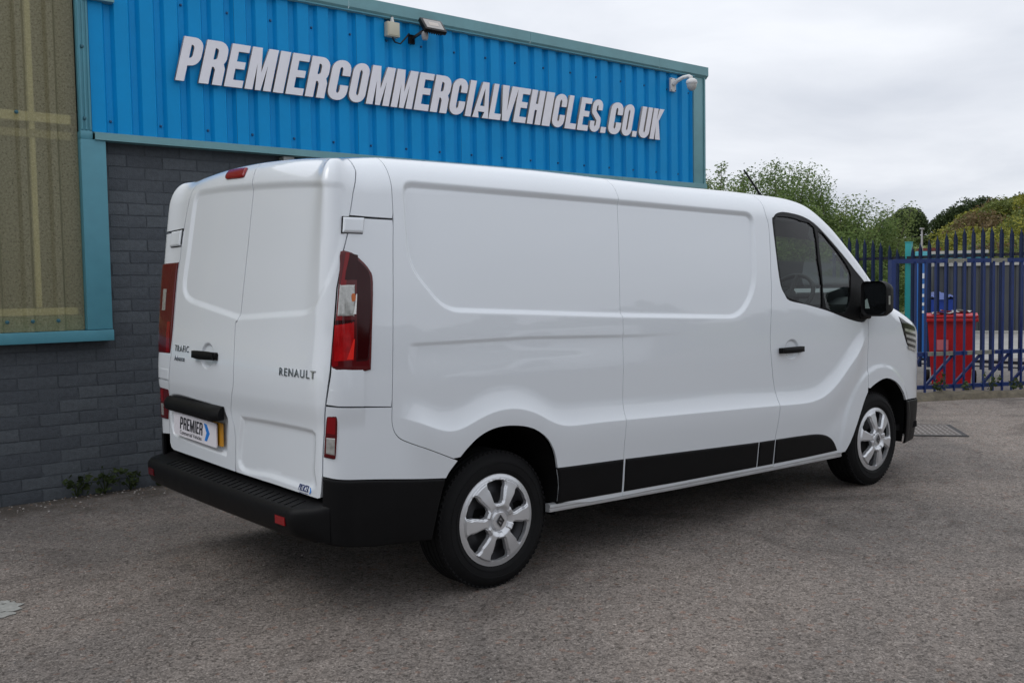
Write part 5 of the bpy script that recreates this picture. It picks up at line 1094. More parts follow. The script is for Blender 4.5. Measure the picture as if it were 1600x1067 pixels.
mb = MB(); mb.tube([(0, -.02, .10), (.02, -.08, .15), (.06, -.17, .19), (.10, -.25, .20), (.11, -.285, .18), (.112, -.295, .13)], [.036, .032, .030, .030, .032, .036], 14); mb.build('arm', cw, cc, sharp=60)
mb = MB(); mb.lathe([(0, .14), (.05, .135), (.082, .11), (.088, .085), (.088, .06), (.078, .05)], 24, (.112, -.295, .02)); mb.build('dome_cap', cw, cc, sharp=50)
mb = MB(); mb.lathe([(.080, .05), (.078, .03), (.070, -.005), (.05, -.035), (.025, -.05), (0, -.054)], 24, (.112, -.295, .02)); cc.scale = (.70, .70, .70)
mb.build('dome', mat('dome_smoke', (.48, .47, .45), .15, coat=.5), cc, smooth=True)
# ---------------------------------------------------------------- gate and palisade fence
fence_blue = mat('fence_blue', (.008, .027, .125), .42, vary=.22, vscale=9)
rusty = mat('worn_galvanised', (.20, .20, .165), .6, vary=.35, vscale=30)
pal_blue = mat('palisade_blue', (.006, .017, .058), .45, vary=.25, vscale=7)
gate = thing('barrier_gate', (8.996, 1.59, 0), math.atan2(-.463, .886), 'blue square tube gate with thin upright bars in front of the red wheeled bin', 'gate')
def gbox(name, m, p, q, w, h, parent=gate, **k):
    mb = MB(); mb.obox(p, q, w, h); return mb.build(name, m, parent, **k)
gbox('stile', fence_blue, (-.365, 0, .05), (-.365, 0, 1.73), .075, .06)
segs = [(-.327, .42, 0), (.423, .70, 1), (.703, 1.06, 0), (1.063, 1.30, 1), (1.303, 3.6, 0)]
for a, b, r_ in segs: gbox('top_rail', rusty if r_ else fence_blue, (a, 0, 1.71), (b, 0, 1.71), .055, .055)
segs = [(-.327, .14, 0), (.143, .545, 1), (.548, .72, 0), (.723, 1.13, 1), (1.133, 3.6, 0)]
for a, b, r_ in segs: gbox('middle_rail', rusty if r_ else fence_blue, (a, 0, .52), (b, 0, .52), .05, .05)
gbox('bottom_rail', fence_blue, (-.327, 0, .095), (3.6, 0, .095), .05, .05)
for i in range(25):
    x = -.048+.1425*i; gbox('bar', fence_blue, (x, -.032, .0), (x, -.032, 1.70), .030, .012, upv=None) if False else gbox('bar', fence_blue, (x, -.034, .0), (x, -.034, 1.70), .030, .016)
for a, b in ((-.20, .07), (.14, .53), (.55, .95), (.99, 1.38), (1.42, 1.81)): gbox('brace', fence_blue, (a, .012, .12), (b, .012, .50), .03, .03)
FD = np.array([.097, -.995]); fence = thing('palisade_fence', (11.903, 2.951, 0), math.atan2(-.995, .097), 'dark blue steel palisade fence with spiked pales dipping in the middle, behind the gate', 'fence')
PX = [-1.51, -1.376, -1.244, -1.112, -.981, -.841, -.713, -.566, -.441, -.196, -.076, .062, .189, .325, .458, .590, .720, .858, .986, 1.12, 1.262, 1.394, 1.53, 1.67, 1.80]
PZ = [2.19, 2.185, 2.175, 2.158, 2.131, 2.115, 2.068, 2.02, 1.954, 1.975, 2.031, 2.085, 2.129, 2.162, 2.195, 2.225, 2.225, 2.232, 2.225, 2.218, 2.201, 2.175, 2.15, 2.12, 2.09]
def pale_post(x, zt_, w=.062, zb=.10):
    mb = MB(); xs = [-w/2, -w*.3, -w*.12, w*.12, w*.3, w/2]; ys = [.012, .012, -.014, -.014, .012, .012]; tops = [-.085, -.05, -.02, -.02, -.05, -.085]
    V = [(x+a, b-.03, zb) for a, b in zip(xs, ys)]+[(x+a, b-.03, zt_+t) for a, b, t in zip(xs, ys, tops)]+[(x, -.035, zt_+.03)]
    Fq = [(i, i+1, i+7, i+6) for i in range(5)]+[(8, 9, 12), (6, 7, 12), (7, 8, 12), (9, 10, 12), (10, 11, 12)]; mb.add(V, Fq)
    V2 = [(a, b+.004, c) for a, b, c in V]; mb.add(V2, [f[::-1] for f in Fq]); mb.build('pale', pal_blue, fence, recalc=False)
for x, z in zip(PX, PZ): pale_post(x, z)
for z in (1.83, .22):
    mb = MB(); mb.obox((-1.6, .02, z), (-.34, .02, z), .045, .045); mb.build('rail', mat('rail_black', (.012, .013, .02), .5), fence)
    mb = MB(); mb.obox((-.30, .02, z), (1.9, .02, z), .045, .045); mb.build('rail', MATS['rail_black'], fence)
    mb = MB(); mb.obox((-.30, .03, z-.075), (1.9, .03, z-.075), .02, .02); mb.build('tie_bar', MATS['rail_black'], fence)
tp = thing('gate_post', (11.903+FD[0]*-.325+.12, 2.951+FD[1]*-.325, 0), math.atan2(-.995, .097), 'turquoise square steel gate post rising above the dip of the palisade fence', 'post')
mb = MB(); mb.box((-.045, -.045, 0), (.045, .045, 2.07), bev=.006); mb.build('post', mat('turquoise_paint', (.02, .30, .31), .45, vary=.1), tp, sharp=40)
mb = MB(); mb.box((-.05, -.05, 2.07), (.05, .05, 2.085), bev=.004); mb.build('post_cap', MATS['turquoise_paint'], tp, sharp=40)
# ---------------------------------------------------------------- red wheeled bin
bin_ = thing('wheeled_bin', (10.34, 1.79, 0), math.radians(-64), 'red wheeled bin with grey scraps on its lid, standing behind the blue gate bars', 'bin')
bin_.scale = (1.2, 1.2, 1.0)
bred = mat('bin_red', (.42, .008, .012), .38, vary=.12, vscale=6)
def frus(mb, z0, w0, d0, z1, w1, d1, m=0, cy=0):
    V = [(-w0/2, -d0/2+cy, z0), (w0/2, -d0/2+cy, z0), (w0/2, d0/2+cy, z0), (-w0/2, d0/2+cy, z0), (-w1/2, -d1/2+cy, z1), (w1/2, -d1/2+cy, z1), (w1/2, d1/2+cy, z1), (-w1/2, d1/2+cy, z1)]
    mb.add(V, [(3, 2, 1, 0), (4, 5, 6, 7), (0, 1, 5, 4), (1, 2, 6, 5), (2, 3, 7, 6), (3, 0, 4, 7)], m)
mb = MB(); frus(mb, .04, .40, .44, .93, .50, .60)
o = mb.build('bin_body', bred, bin_); 
mb = MB(); mb.box((-.275, -.335, .90), (.275, .33, .955), bev=.015); mb.build('bin_rim', bred, bin_, sharp=40)
mb = MB(); V = [(-.27, -.34, .96), (.27, -.34, .96), (.27, .0, .985), (.27, .34, .97), (-.27, .34, .97), (-.27, .0, .985)]; mb.add(V+[(x, y, z+.025) for x, y, z in V], [(0, 1, 2, 5), (5, 2, 3, 4), (11, 8, 7, 6), (10, 9, 8, 11)]+[(i, (i+1) % 6, (i+1) % 6+6, i+6) for i in range(6)]); mb.build('bin_lid', bred, bin_)
mb = MB(); mb.box((-.15, -.318, .52), (-.03, -.3145, .66)); mb.build('bin_label', mat('label_pink', (.5, .12, .13), .5), bin_)
mb = MB(); mb.tube([(-.2, .33, .97), (-.2, .40, .97), (.2, .40, .97), (.2, .33, .97)], .016, 8); mb.build('handle', bred, bin_, sharp=50)
for s in (-1, 1):
    mb = MB(); mb.lathe([(.0, 0), (.07, 0), (.10, .005), (.10, .045), (.07, .05), (0, .05)], 24, (s*.225-(.05 if s < 0 else 0), .24, .10), 'x'); mb.build('wheel', rubber, bin_, sharp=40)
scrap = mat('scrap_grey', (.40, .40, .38), .6, vary=.3, vscale=14)
for k_, (px, py, w, d_, rz) in enumerate([(-.08, -.18, .30, .20, .2), (.10, .06, .26, .30, -.3), (.02, .22, .32, .14, .1)]):
    t_ = thing('scrap_sheet', bin_.matrix_basis @ Vector((px, py, 1.012+.008*k_)), bin_.rotation_euler.z+rz, ['curled grey scrap sheet on the near edge of the red bin lid', 'grey scrap sheet lying across the middle of the red bin lid', 'small grey scrap on the far edge of the red bin lid'][k_], 'scrap')
    mb = MB(); n = 6; V = [(w*(i/n-.5), d_*(j/n-.5), .012*math.sin(i*1.3+k_)+.01*math.cos(j*1.7)) for i in range(n+1) for j in range(n+1)]; V += [(a, b, c+.003) for a, b, c in V]; m_ = (n+1)**2
    mb.add(V, [(i*(n+1)+j, i*(n+1)+j+1, (i+1)*(n+1)+j+1, (i+1)*(n+1)+j) for i in range(n) for j in range(n)]+[(m_+i*(n+1)+j, m_+(i+1)*(n+1)+j, m_+(i+1)*(n+1)+j+1, m_+i*(n+1)+j+1) for i in range(n) for j in range(n)]); mb.build('sheet', scrap, t_, sharp=60)
# ---------------------------------------------------------------- yard beyond the fence
def cw_at(px, depth, y_=None):
    """ground point in a given direction (degrees from +x, metres from where the photographer stood)"""
    return Vector((CX_+depth*math.cos(math.radians(px)), CY_+depth*math.sin(math.radians(px)), 0))
ban = thing('banner_board', cw_at(26.95, 19.5), math.radians(26.9-90), 'tall blue board with white lettering standing beyond the palisade fence', 'sign board')
mb = MB(); mb.box((-.13, -.03, 0), (.13, .03, 1.78), bev=.01); mb.build('board', mat('board_blue', (.02, .13, .42), .4), ban, sharp=40)
mb = MB(); mb.box((-.13, -.034, 1.783), (.13, .03, 2.0), bev=.01); mb.build('board_top', mat('board_cyan', (.08, .38, .45), .4), ban, sharp=40)
tm = text_shape('SITE 3', .20, .002, mat('board_white', (.7, .75, .8), .4)); 
mb = MB()
for z, h in ((1.50, .12), (1.32, .10), (1.16, .07), (1.0, .07), (.86, .06)): mb.box((-.07, -.036, z), (.07, -.0325, z+h*.8))
mb.build('board_print', MATS['board_white'], ban, kind='stuff'); bpy.data.meshes.remove(tm)
sk = thing('covered_skip', cw_at(26.45, 27), math.radians(26-90), 'blue covered skip beyond the fence, left of the dark grey containers', 'skip')
mb = MB(); V = [(-.42, -.8, 0), (.42, -.8, 0), (.42, .9, 0), (-.42, .9, 0), (-.5, -1, 1.0), (.5, -1, 1.0), (.5, 1, 1.0), (-.5, 1, 1.0)]; mb.add(V, [(3, 2, 1, 0), (0, 1, 5, 4), (1, 2, 6, 5), (2, 3, 7, 6), (3, 0, 4, 7), (4, 5, 6, 7)]); mb.build('skip_body', mat('skip_blue', (.012, .05, .32), .5, vary=.2, vscale=2), sk)
mb = MB(); n = 8; V = [(-.55+1.1*i/n, -1.05+2.1*j/n, 1.02+.14*math.sin(math.pi*i/n)*math.sin(math.pi*j/n)+.05*math.sin(i*2+j)) for i in range(n+1) for j in range(n+1)]; mb.add(V, [(i*(n+1)+j, (i+1)*(n+1)+j, (i+1)*(n+1)+j+1, i*(n+1)+j+1) for i in range(n) for j in range(n)]); mb.build('tarpaulin', mat('tarp_blue', (.012, .05, .26), .5), sk, smooth=True)
def container(az_, dist, w, h, d, rz, col, label, rim=None):
    t_ = thing('storage_container', cw_at(az_, dist), math.radians(rz), label, 'container', None)
    mb = MB(); n = max(3, int(w/.28)); prof = []
    for i in range(n):
        x = -w/2+w*i/n; s = w/n; prof += [(x, 0), (x+s*.4, 0), (x+s*.5, .04), (x+s*.9, .04)]
    prof += [(w/2, 0), (w/2, d), (-w/2, d)]; mb.prism(prof, .05, h-.1, 'z'); mb.build('container_wall', col, t_)
    mb = MB(); mb.box((-w/2-.03, -.03, h-.1), (w/2+.03, d+.03, h)); mb.box((-w/2-.03, -.03, 0), (w/2+.03, d+.03, .05)); mb.build('container_frame', rim or col, t_)
dkg = mat('container_grey', (.055, .06, .065), .55, vary=.2, vscale=1.2); pal_rim = mat('container_rim', (.42, .41, .38), .6)
container(23.0, 30, 3.6, 1.95, 2.2, 23-90+8, dkg, 'dark grey storage container with pale top rail, at the right beyond the fence', pal_rim)
container(24.75, 31.5, 1.35, 1.9, 2.2, 24-90, mat('container_slate', (.10, .11, .12), .55, vary=.2), 'narrow slate grey container between the blue skip and the dark grey container', pal_rim)
container(25.7, 36, 2.4, 2.45, 2.4, 25-90, mat('container_teal', (.03, .16, .22), .55, vary=.2), 'teal container partly hidden behind the blue covered skip', pal_rim)
container(24.9, 38, 1.2, 2.5, 2.4, 25-90, mat('container_orange', (.45, .14, .03), .55, vary=.2), 'orange container standing behind the slate grey one', None)
container(26.9, 42, 1.2, 2.75, 2.4, 27-90, mat('container_red', (.13, .025, .018), .6, vary=.3), 'rust red container rising beyond the turquoise gate post', None)
lp = thing('lamp_pole', cw_at(27.0, 40), 0, 'thin grey lamp pole rising beyond the rust red container', 'lamp post')
mb = MB(); mb.tube([(0, 0, 0), (0, 0, 2.2), (0, 0, 3.4)], [.06, .05, .03], 8); mb.build('pole', mat('pole_grey', (.35, .35, .35), .5), lp, sharp=60)
mb = MB(); mb.box((-.1, -.04, 3.4), (.1, .04, 3.45)); mb.build('lamp_head', MATS['pole_grey'], lp)
# ---------------------------------------------------------------- trees and shrubs
leaf_mats = {}
def leaf_mat(name, c0, c1, trans=.45):
    if name in leaf_mats: return leaf_mats[name]
    m = bpy.data.materials.new(name); m.use_nodes = True; nt = m.node_tree; b = nt.nodes['Principled BSDF']; N = nt.nodes.new; L = nt.links.new
    g = N('ShaderNodeNewGeometry'); c = N('ShaderNodeValToRGB'); L(g.outputs['Random Per Island'], c.inputs[0]); e = c.color_ramp.elements; e[0].color = (*c0, 1); e[1].color = (*c1, 1)
    L(c.outputs[0], b.inputs['Base Color']); b.inputs['Roughness'].default_value = .6; b.inputs['Specular IOR Level'].default_value = .25
    t = N('ShaderNodeBsdfTranslucent'); L(c.outputs[0], t.inputs[0]); mx = N('ShaderNodeMixShader'); mx.inputs[0].default_value = trans; L(b.outputs[0], mx.inputs[1]); L(t.outputs[0], mx.inputs[2]); L(mx.outputs[0], nt.nodes['Material Output'].inputs[0])
    leaf_mats[name] = m; return m
bark = mat('bark', (.09, .075, .055), .9, vary=.3, vscale=12)
def leaves_mesh(name, C, size, m, elong=2.2, seed=0):
    """one small folded leaf (two triangles) at each of the points C"""
    r = np.random.default_rng(seed); n = len(C); d = r.normal(size=(n, 3)); d[:, 2] = abs(d[:, 2])*.6-.1; d /= np.linalg.norm(d, axis=1, keepdims=True)
    q = r.normal(size=(n, 3)); s = np.cross(d, q); s /= np.linalg.norm(s, axis=1, keepdims=True)
    sz = size*r.uniform(.6, 1.35, (n, 1)); a = C-d*sz*elong*.5; b = C+d*sz*elong*.5; k = np.cross(s, d)*sz*.12
    V = np.empty((n*4, 3)); V[0::4] = a; V[1::4] = C+s*sz*.5+k; V[2::4] = b; V[3::4] = C-s*sz*.5+k
    me = bpy.data.meshes.new(name); me.vertices.add(n*4); me.vertices.foreach_set('co', V.ravel()); me.loops.add(n*6); me.polygons.add(n*2)
    i = np.arange(n)*4; me.loops.foreach_set('vertex_index', np.stack([i, i+1, i+2, i, i+2, i+3], 1).ravel().astype(np.int32))
    me.polygons.foreach_set('loop_start', (np.arange(n*2)*3).astype(np.int32)); me.materials.append(m); me.update(calc_edges=True); return me
def shrub(name, base, h, w, m, seed, nl, size, label, cat, group, shoots=26, upright=.5, low=.05):
    r = np.random.default_rng(seed); t_ = thing(name, base, 0, label, cat, group); mb = MB(); C = []
    per = max(40, nl//shoots)
    for k in range(shoots):
        a = r.uniform(0, 2*math.pi); sp = w*.5*math.sqrt(r.uniform(.0, 1)); hh = h*(r.uniform(.55, .97) if k > 4 else 1.0)*(1-.30*(sp/(w*.5))**2); x1, y1 = sp*math.cos(a), sp*math.sin(a)
        p0 = np.array([x1*.15, y1*.15, 0]); p1 = np.array([x1*.75, y1*.75, hh*.5]); p2 = np.array([x1*(1.0+.1*r.normal()), y1, hh])
        u = np.linspace(0, 1, 9)[:, None]; path = (1-u)**2*p0+2*u*(1-u)*p1+u*u*p2; path += np.cumsum(r.normal(0, .012*h, path.shape), 0)*u
        mb.tube([tuple(p) for p in path], list(np.linspace(.035*h/4, .006, 9)), 5, caps=False)
        uu = r.uniform(.12, 1.0, per)**.8; ii = uu*8; i0 = np.minimum(ii.astype(int), 7); f = (ii-i0)[:, None]; cpt = path[i0]*(1-f)+path[i0+1]*f
        rad = (w*.13*(1-uu*.6)+.016*w)[:, None]*(.4+.9*r.uniform(size=(per, 1))); dd = r.normal(size=(per, 3)); dd /= np.linalg.norm(dd, axis=1, keepdims=True); dd[:, 2] *= .75
        C.append(cpt+dd*rad)
    C = np.concatenate(C); C = C[C[:, 2] > low]
    mb.build('trunk', bark, t_, smooth=True, recalc=False); put(bpy.data.objects.new('crown', leaves_mesh('crown', C, size, m, 2.2, seed)), t_); return t_
willow = leaf_mat('willow_leaf', (.078, .130, .034), (.225, .305, .10)); willow2 = leaf_mat('willow_leaf_dark', (.060, .104, .030), (.175, .25, .08)); sallow = leaf_mat('sallow_leaf', (.105, .150, .042), (.26, .32, .11))
SH = [(38.45, 24.0, 5.55, 2.0, willow, 'tall wispy willow shrub against the corner of the blue unit', 18, 8000),
      (36.6, 27.5, 5.5, 5.2, willow, 'bushy willow shrub behind the van aerial, right of the wispy one', 40, 26000),
      (34.4, 27.0, 5.15, 5.0, willow2, 'darker willow shrub above the van cab roof', 42, 26000),
      (32.5, 27.0, 4.85, 4.6, willow, 'full willow shrub above the van windscreen pillar', 42, 26000),
      (31.0, 27.0, 4.35, 4.0, sallow, 'yellowish willow shrub behind the left end of the palisade', 38, 22000),
      (30.1, 30.0, 3.5, 2.8, willow2, 'low dark willow shrub left of the turquoise gate post', 34, 20000),
      (33.4, 23.0, 3.2, 3.4, willow2, 'low dense willow shrub nearest the fence behind the cab window', 32, 18000),
      (31.4, 23.5, 2.9, 3.0, willow, 'low willow shrub with pale leaves close behind the palisade', 30, 17000),
      (37.5, 23.0, 4.3, 2.8, sallow, 'low bushy willow at the foot of the wispy one by the blue unit', 30, 16000),
      (35.4, 23.0, 3.9, 3.2, willow, 'low willow shrub under the darker one behind the van roof', 30, 17000),
      (29.35, 33.0, 2.7, 1.7, willow2, 'small dark shrub just beyond the turquoise gate post', 26, 12000)]
for k_, (a, d, h, w, m, lb, ns, nl) in enumerate(SH):
    shrub('willow_shrub', cw_at(a, d), h*.90, w, m, 100+k_, int(nl*3.0), .034, lb, 'shrub', 'willow shrubs beyond the palisade', ns)
def round_tree(name, base, h, w, m, seed, label, cat, group, nl=9000, size=.5, clumps=26):
    r = np.random.default_rng(seed); t_ = thing(name, base, 0, label, cat, group); mb = MB(); C = []
    mb.tube([(0, 0, -.3), (0, 0, h*.25), (.02*h, 0, h*.6)], [.045*h, .035*h, .012*h], 8, caps=False)
    for k in range(clumps):
        a = r.uniform(0, 2*math.pi); q = math.sqrt(r.uniform(0, 1)); z = h*(.30+.58*r.uniform(0, 1)); e = math.sqrt(max(.05, 1-((z/h-.55)/.5)**2)); c = np.array([w*.42*q*e*math.cos(a), w*.42*q*e*math.sin(a), z])
        mb.tube([(0, 0, h*.25), tuple(c*.6+np.array([0, 0, h*.12])), tuple(c)], [.02*h, .012*h, .004*h], 5, caps=False)
        dd = r.normal(size=(nl//clumps, 3)); dd /= np.linalg.norm(dd, axis=1, keepdims=True); C.append(c+dd*np.array([w*.17, w*.17, h*.12])*(r.uniform(.35, 1, (nl//clumps, 1))**.5))
    C = np.concatenate(C); mb.build('trunk', bark, t_, smooth=True, recalc=False); put(bpy.data.objects.new('crown', leaves_mesh('crown', C, size, m, 1.6, seed)), t_); return t_
oak = leaf_mat('oak_leaf', (.030, .052, .022), (.085, .115, .046), .3)
def bush(name, base, h, w, m, seed, label, cat, group, nl=1500, size=.13, lobes=7, trunk=.04, lift=.0):
    """a rounded crown of leaf-sized faces in overlapping lobes, on a short stem"""
    r = np.random.default_rng(seed); t_ = thing(name, base, 0, label, cat, group); mb = MB(); C = []
    mb.tube([(0, 0, -.2*h), (0, 0, h*.3), (.02*h, .02*h, h*.6)], [trunk*h, trunk*.8*h, trunk*.3*h], 6, caps=False)
    for k in range(lobes):
        a = 2.4*k+r.uniform(-.4, .4); q = (k/lobes)**.5; c = np.array([w*.30*q*math.cos(a), w*.30*q*math.sin(a), h*(lift+(1-lift)*(.62-.30*q*r.uniform(.5, 1.2)))]); R_ = np.array([w*.27, w*.27, h*(1-lift)*.36])*r.uniform(.75, 1.15)
        mb.tube([(0, 0, h*.2), tuple(c*.6), tuple(c)], [trunk*.6*h, trunk*.4*h, trunk*.15*h], 5, caps=False)
        dd = r.normal(size=(nl//lobes, 3)); dd /= np.linalg.norm(dd, axis=1, keepdims=True); dd *= (1+.13*np.sin(dd[:, :1]*9+seed)*np.sin(dd[:, 2:]*8))
        C.append(c+dd*R_*(r.uniform(.55, 1, (nl//lobes, 1))**.4))
    C = np.concatenate(C); C = C[C[:, 2] > -.1*h]; mb.build('trunk', bark, t_, smooth=True, recalc=False); put(bpy.data.objects.new('crown', leaves_mesh('crown', C, size, m, 1.5, seed)), t_); return t_
def gz(a, d, dz=0): p = cw_at(a, d); p.z = zt(d, a)+dz; return p
bush('oak_tree', gz(27.75, 330, -1.5), 11.5, 14.5, oak, 5, 'broad dark oak on the skyline beyond the field', 'tree', None, 16000, .42, 14, .03, .1)
for k_, (a, d, h, w, lb) in enumerate([(25.95, 150, 4.4, 3.6, 'dark tree at the left end of the bank, right of the skyline gap'), (25.4, 150, 5.0, 4.6, 'dark tree on the bank skyline second from the gap'), (24.9, 150, 5.2, 5.6, 'broad dark tree on the bank skyline third from the gap'), (22.0, 125, 4.6, 4.8, 'dark tree at the right edge of the photo on top of the bank'), (23.9, 150, 4.6, 6.0, 'low dark tree on the bank skyline left of the rubble')]):
    bush('skyline_tree', gz(a, d, {150: 3.6}.get(d, -.5)*0-.5) if d < 140 else Vector((*cw_at(a, d)[:2], 1.46+d*math.tan(math.radians(1.75+.36*(26.6-a))))), h, w, oak, 40+k_, lb, 'tree', 'dark trees along the bank skyline', 6000, .22, 12, .03)
wood_m = leaf_mat('added_wood_leaf', (.03, .045, .016), (.09, .115, .04), .2)  # unseen wood behind the camera, added to give the van paint a reflection
r = np.random.default_rng(77); C = []
for k_ in range(120):
    a = r.uniform(-175, -12); d = r.uniform(44, 62); h = r.uniform(4.5, 8.5); w = r.uniform(3.5, 6.5); p = cw_at(a, d)
    dd = r.normal(size=(170, 3)); dd /= np.linalg.norm(dd, axis=1, keepdims=True); C.append(np.array([p.x, p.y, h*.52])+dd*np.array([w*.5, w*.5, h*.5])*r.uniform(.6, 1, (170, 1)))
put(bpy.data.objects.new('far_wood', leaves_mesh('far_wood', np.concatenate(C), 1.1, wood_m, 1.3, 77)), None, 'dark wood added out of view beyond the yard for the van paint to mirror', 'wood', kind='stuff')
hedge_m = leaf_mat('hedge_leaf', (.045, .070, .022), (.12, .15, .05), .25)
hb = []
r = np.random.default_rng(3)
a = r.uniform(26.2, 31, 9000); d = 285+r.uniform(-2, 2, 9000); x = CX_+d*np.cos(np.radians(a)); y = CY_+d*np.sin(np.radians(a)); z = terr(d, a)+r.uniform(0, 2.2, 9000)
put(bpy.data.objects.new('field_hedge', leaves_mesh('field_hedge', np.stack([x, y, z], 1), .35, hedge_m, 1.6, 3)), None, 'thin dark hedge running across the pale field below the oak', 'hedge')
gorse = leaf_mat('gorse_leaf', (.15, .165, .028), (.36, .34, .06), .3); scrub = leaf_mat('scrub_leaf', (.085, .115, .030), (.22, .25, .075), .3); bramble = leaf_mat('bramble_leaf', (.11, .080, .040), (.22, .16, .075), .3)
r = np.random.default_rng(11); kinds = [('gorse_bush', gorse, 'yellow green bush'), ('scrub_bush', scrub, 'dull green bush'), ('bramble_bush', bramble, 'brownish bush')]
spots = []
for k_ in range(104):
    if k_ < 6: a = r.uniform(27.0, 28.3); d = float(r.uniform(52, 66))
    else:
        a = r.uniform(20.6, 26.5); d = float(r.uniform(50, 112)) if k_ < 80 else float(r.uniform(94, 108))
    ki = 0 if k_ < 5 else int(r.choice(3, p=[.34, .48, .18])); h = float(r.uniform(1.5, 2.9)); spots.append((a, d, ki, h, h*float(r.uniform(1.3, 2.0)), k_))
ones = ['', 'first', 'second', 'third', 'fourth', 'fifth', 'sixth', 'seventh', 'eighth', 'ninth', 'tenth', 'eleventh', 'twelfth', 'thirteenth', 'fourteenth', 'fifteenth', 'sixteenth', 'seventeenth', 'eighteenth', 'nineteenth']
def ordinal(n): return 'leftmost' if n == 1 else ones[n] if n < 20 else 'twentieth' if n == 20 else 'twenty-'+ones[n-20] if n < 30 else 'thirtieth' if n == 30 else 'thirty-'+ones[n-30]
bands = [(0, 68, 'at the foot of the bank'), (68, 92, 'halfway up the bank'), (92, 200, 'near the top of the bank')]
for ki, (kn, mm, lb) in enumerate(kinds):
    for d0, d1, where in bands:
        for n_, (a, d, _, h, w, k_) in enumerate(sorted([q for q in spots if q[2] == ki and d0 <= q[1] < d1], reverse=True)):
            bush(kn, gz(a, d, -.22*h), h, w, mm, 300+k_, ('%s %s %s' % (ordinal(n_+1), lb, where)) if n_ == 0 else ('%s %s from the left %s' % (ordinal(n_+1), lb, where)), 'bush', '%ses %s' % (lb, where), 1800, .11 if d < 75 else .15, 7)
rock_m = mat('bare_rubble', (.24, .18, .135), .9, vary=.4, vscale=1.5, bump=.6, bscale=6)
rb_ = MB(); r = np.random.default_rng(21)
for k_ in range(150):
    a = r.normal(22.9, .5); d = 104+r.uniform(-10, 4); p = gz(a, d); s = r.uniform(.2, .75)
    bm = bmesh.new(); bmesh.ops.create_icosphere(bm, subdivisions=1, radius=s); rb_.add([(v.co.x*r.uniform(.7, 1.3)+p.x, v.co.y*r.uniform(.7, 1.3)+p.y, v.co.z*.8+p.z+.15) for v in bm.verts], [[v.index for v in f.verts] for f in bm.faces]); bm.free()
rb_.build('rubble_slope', rock_m, None, kind='stuff', label='pale brown rubble lying on the bank top at the right', cat='rubble')
# ---------------------------------------------------------------- small plants, grit and litter
weed_m = leaf_mat('weed_leaf', (.028, .046, .016), (.068, .090, .030), .3)
def weed(x, y, z, s, seed, label, group='weeds growing along the foot of walls and edges', name='weed'):
    r = np.random.default_rng(seed); t_ = thing(name, (x, y, z), 0, label, 'weed', group); mb = MB(); C = []
    for k in range(int(5+5*s)):
        a = r.uniform(0, 6.28); h = s*r.uniform(.05, .17); o = s*r.uniform(.02, .13); e = (o*math.cos(a), o*math.sin(a)*.6-.02, h); mb.tube([(0, 0, 0), (e[0]*.4, e[1]*.4, h*.7), e], [.003, .002, .001], 5, caps=False)
        C += [np.array(e)*f+r.normal(0, .012*s, 3) for f in (1, .9, .75, .6)]
    mb.build('stem', weed_m, t_, recalc=False); put(bpy.data.objects.new('leaf_cluster', leaves_mesh('leaf_cluster', np.array(C), .032*min(1, s+.2), weed_m, 1.5, seed)), t_, kind='stuff')
def wf(u, o=.03): p = wd*u+wn*(D0-o); return p.x, p.y
for k_, (u, o, s, lb) in enumerate([(-.93, .03, 1.0, 'leafy weed at the left of the clump at the foot of the brick wall'), (-.74, .05, 1.2, 'biggest leafy weed at the foot of the brick wall below the window sill'), (-.55, .03, .9, 'leafy weed at the right of the clump at the foot of the brick wall'), (-.33, .02, .35, 'tiny sprig at the wall foot between the weed clump and the van bumper'), (-.17, .02, .75, 'thin weed at the foot of the wall just left of the van bumper')]):
    x, y = wf(u, o); weed(x, y, 0, s, 500+k_, lb)
for k_, (s_, o) in enumerate([(.35, .12), (.75, .2), (1.05, .1), (1.5, .25), (1.9, .12), (2.4, .2), (-.1, .2)]):
    p = kp(s_, o, .06); weed(p[0], p[1], p[2], 1.0 if k_ % 2 else 1.5, 600+k_, '%s weed from the left on the earthy edge under the blue gate' % ['second', 'third', 'fourth', 'fifth', 'sixth', 'seventh', 'first'][k_], 'weeds along the earthy edge under the gate')
rg = MB(); r = np.random.default_rng(9)
for k_ in range(1500):
    if k_ < 420: u = r.uniform(-2.6, .9); o = abs(r.normal(0, .22))+.01; p = wd*u+wn*(D0-o); s = r.uniform(.003, .012)
    else: p = Vector((r.uniform(-3.2, 9), r.uniform(-5, 2.2), 0)); s = r.uniform(.0025, .0075)
    t0 = len(rg.V); rg.add([(p.x+s*a*r.uniform(.7, 1.3), p.y+s*b*r.uniform(.7, 1.3), max(0, s*c*.8+s*.4)) for a, b, c in ((1, 0, 0), (-.5, .85, 0), (-.5, -.85, 0), (.1, .1, 1))], [(0, 1, 3), (1, 2, 3), (2, 0, 3), (2, 1, 0)], int(r.integers(0, 3)))
rg.build('loose_grit', [mat('grit_pale', (.38, .35, .32), .8), mat('grit_grey', (.17, .16, .15), .8), mat('grit_brown', (.20, .14, .10), .8)], None, recalc=False, kind='stuff')
cov = thing('drain_cover', (6.22, .05, 0), math.radians(38), 'rusty chequered drain cover set in the asphalt in front of the van nose', 'drain cover')
cv_m = mat('cast_iron', (.19, .17, .155), .6, metal=.1, vary=.3, vscale=20)
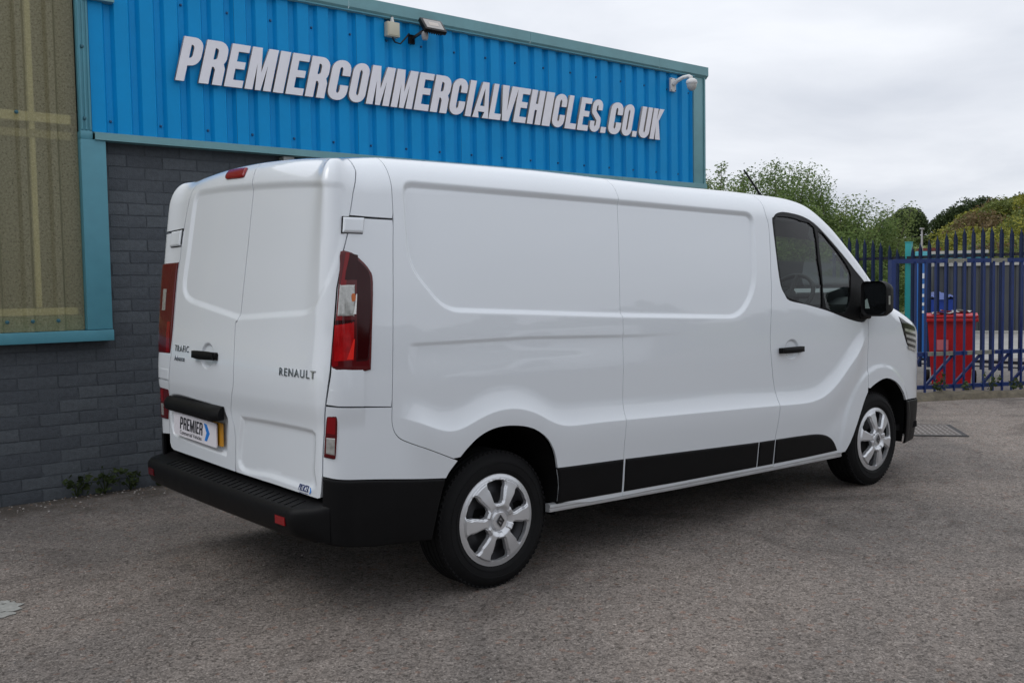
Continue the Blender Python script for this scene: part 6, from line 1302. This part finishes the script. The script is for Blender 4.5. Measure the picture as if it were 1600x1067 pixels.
mb = MB(); mb.box((-.33, -.24, .001), (.33, .24, .012), bev=.003); mb.build('cover_plate', cv_m, cov)
mb = MB(); mb.box((-.38, -.29, .001), (-.335, .29, .009)); mb.box((.335, -.29, .001), (.38, .29, .009)); mb.box((-.334, -.29, .001), (.334, -.245, .009)); mb.box((-.334, .245, .001), (.334, .29, .009)); mb.build('cover_frame', mat('iron_frame', (.03, .028, .027), .7), cov)
mb = MB()
for i in range(13):
    for j in range(9): mb.obox((-.30+.05*i-.014, -.20+.05*j-.014*(1 if (i+j) % 2 else -1), .0135), (-.30+.05*i+.014, -.20+.05*j+.014*(1 if (i+j) % 2 else -1), .0135), .009, .005)
mb.build('tread_bars', cv_m, cov, kind='stuff')
pc = thing('paint_splash', (-1.90, .41, .001), 0, 'pale flaking paint splash on the asphalt at the left edge', 'paint splash'); r = np.random.default_rng(4); mb = MB()
for cx_, cy_, s in ((0, 0, .09), (-.09, .05, .07), (-.02, -.11, .05), (.03, .09, .03)):
    n = 16; R_ = [s*r.uniform(.55, 1.15) for _ in range(n)]; V = [(cx_+R_[i]*math.cos(6.283*i/n), cy_+R_[i]*math.sin(6.283*i/n), .001) for i in range(n)]; mb.add(V+[(x, y, .004) for x, y, z in V], [tuple(range(n, 2*n))]+[(i, (i+1) % n, n+(i+1) % n, n+i) for i in range(n)])
mb.build('paint_flake', mat('old_paint', (.28, .28, .26), .8, vary=.3, vscale=40), pc)

# two copies of the van, added out of view for its paint to reflect
def copy_thing(root, loc, rz, label):
    c = root.copy(); COL.objects.link(c); c.location = loc; c.rotation_euler = (0, 0, rz); c['label'] = label; c['group'] = 'van copies added across the yard for reflections'
    for ch in list(root.children):
        d = ch.copy(); COL.objects.link(d); d.parent = c
        for g in list(ch.children):
            e = g.copy(); COL.objects.link(e); e.parent = d
    return c
copy_thing(van, (4.6, -13.6, 0), math.radians(178), 'white van copy added out of view for reflections, nose towards the open end')
copy_thing(van, (12.2, -12.9, 0), math.radians(171), 'white van copy added out of view for reflections, behind the other one')
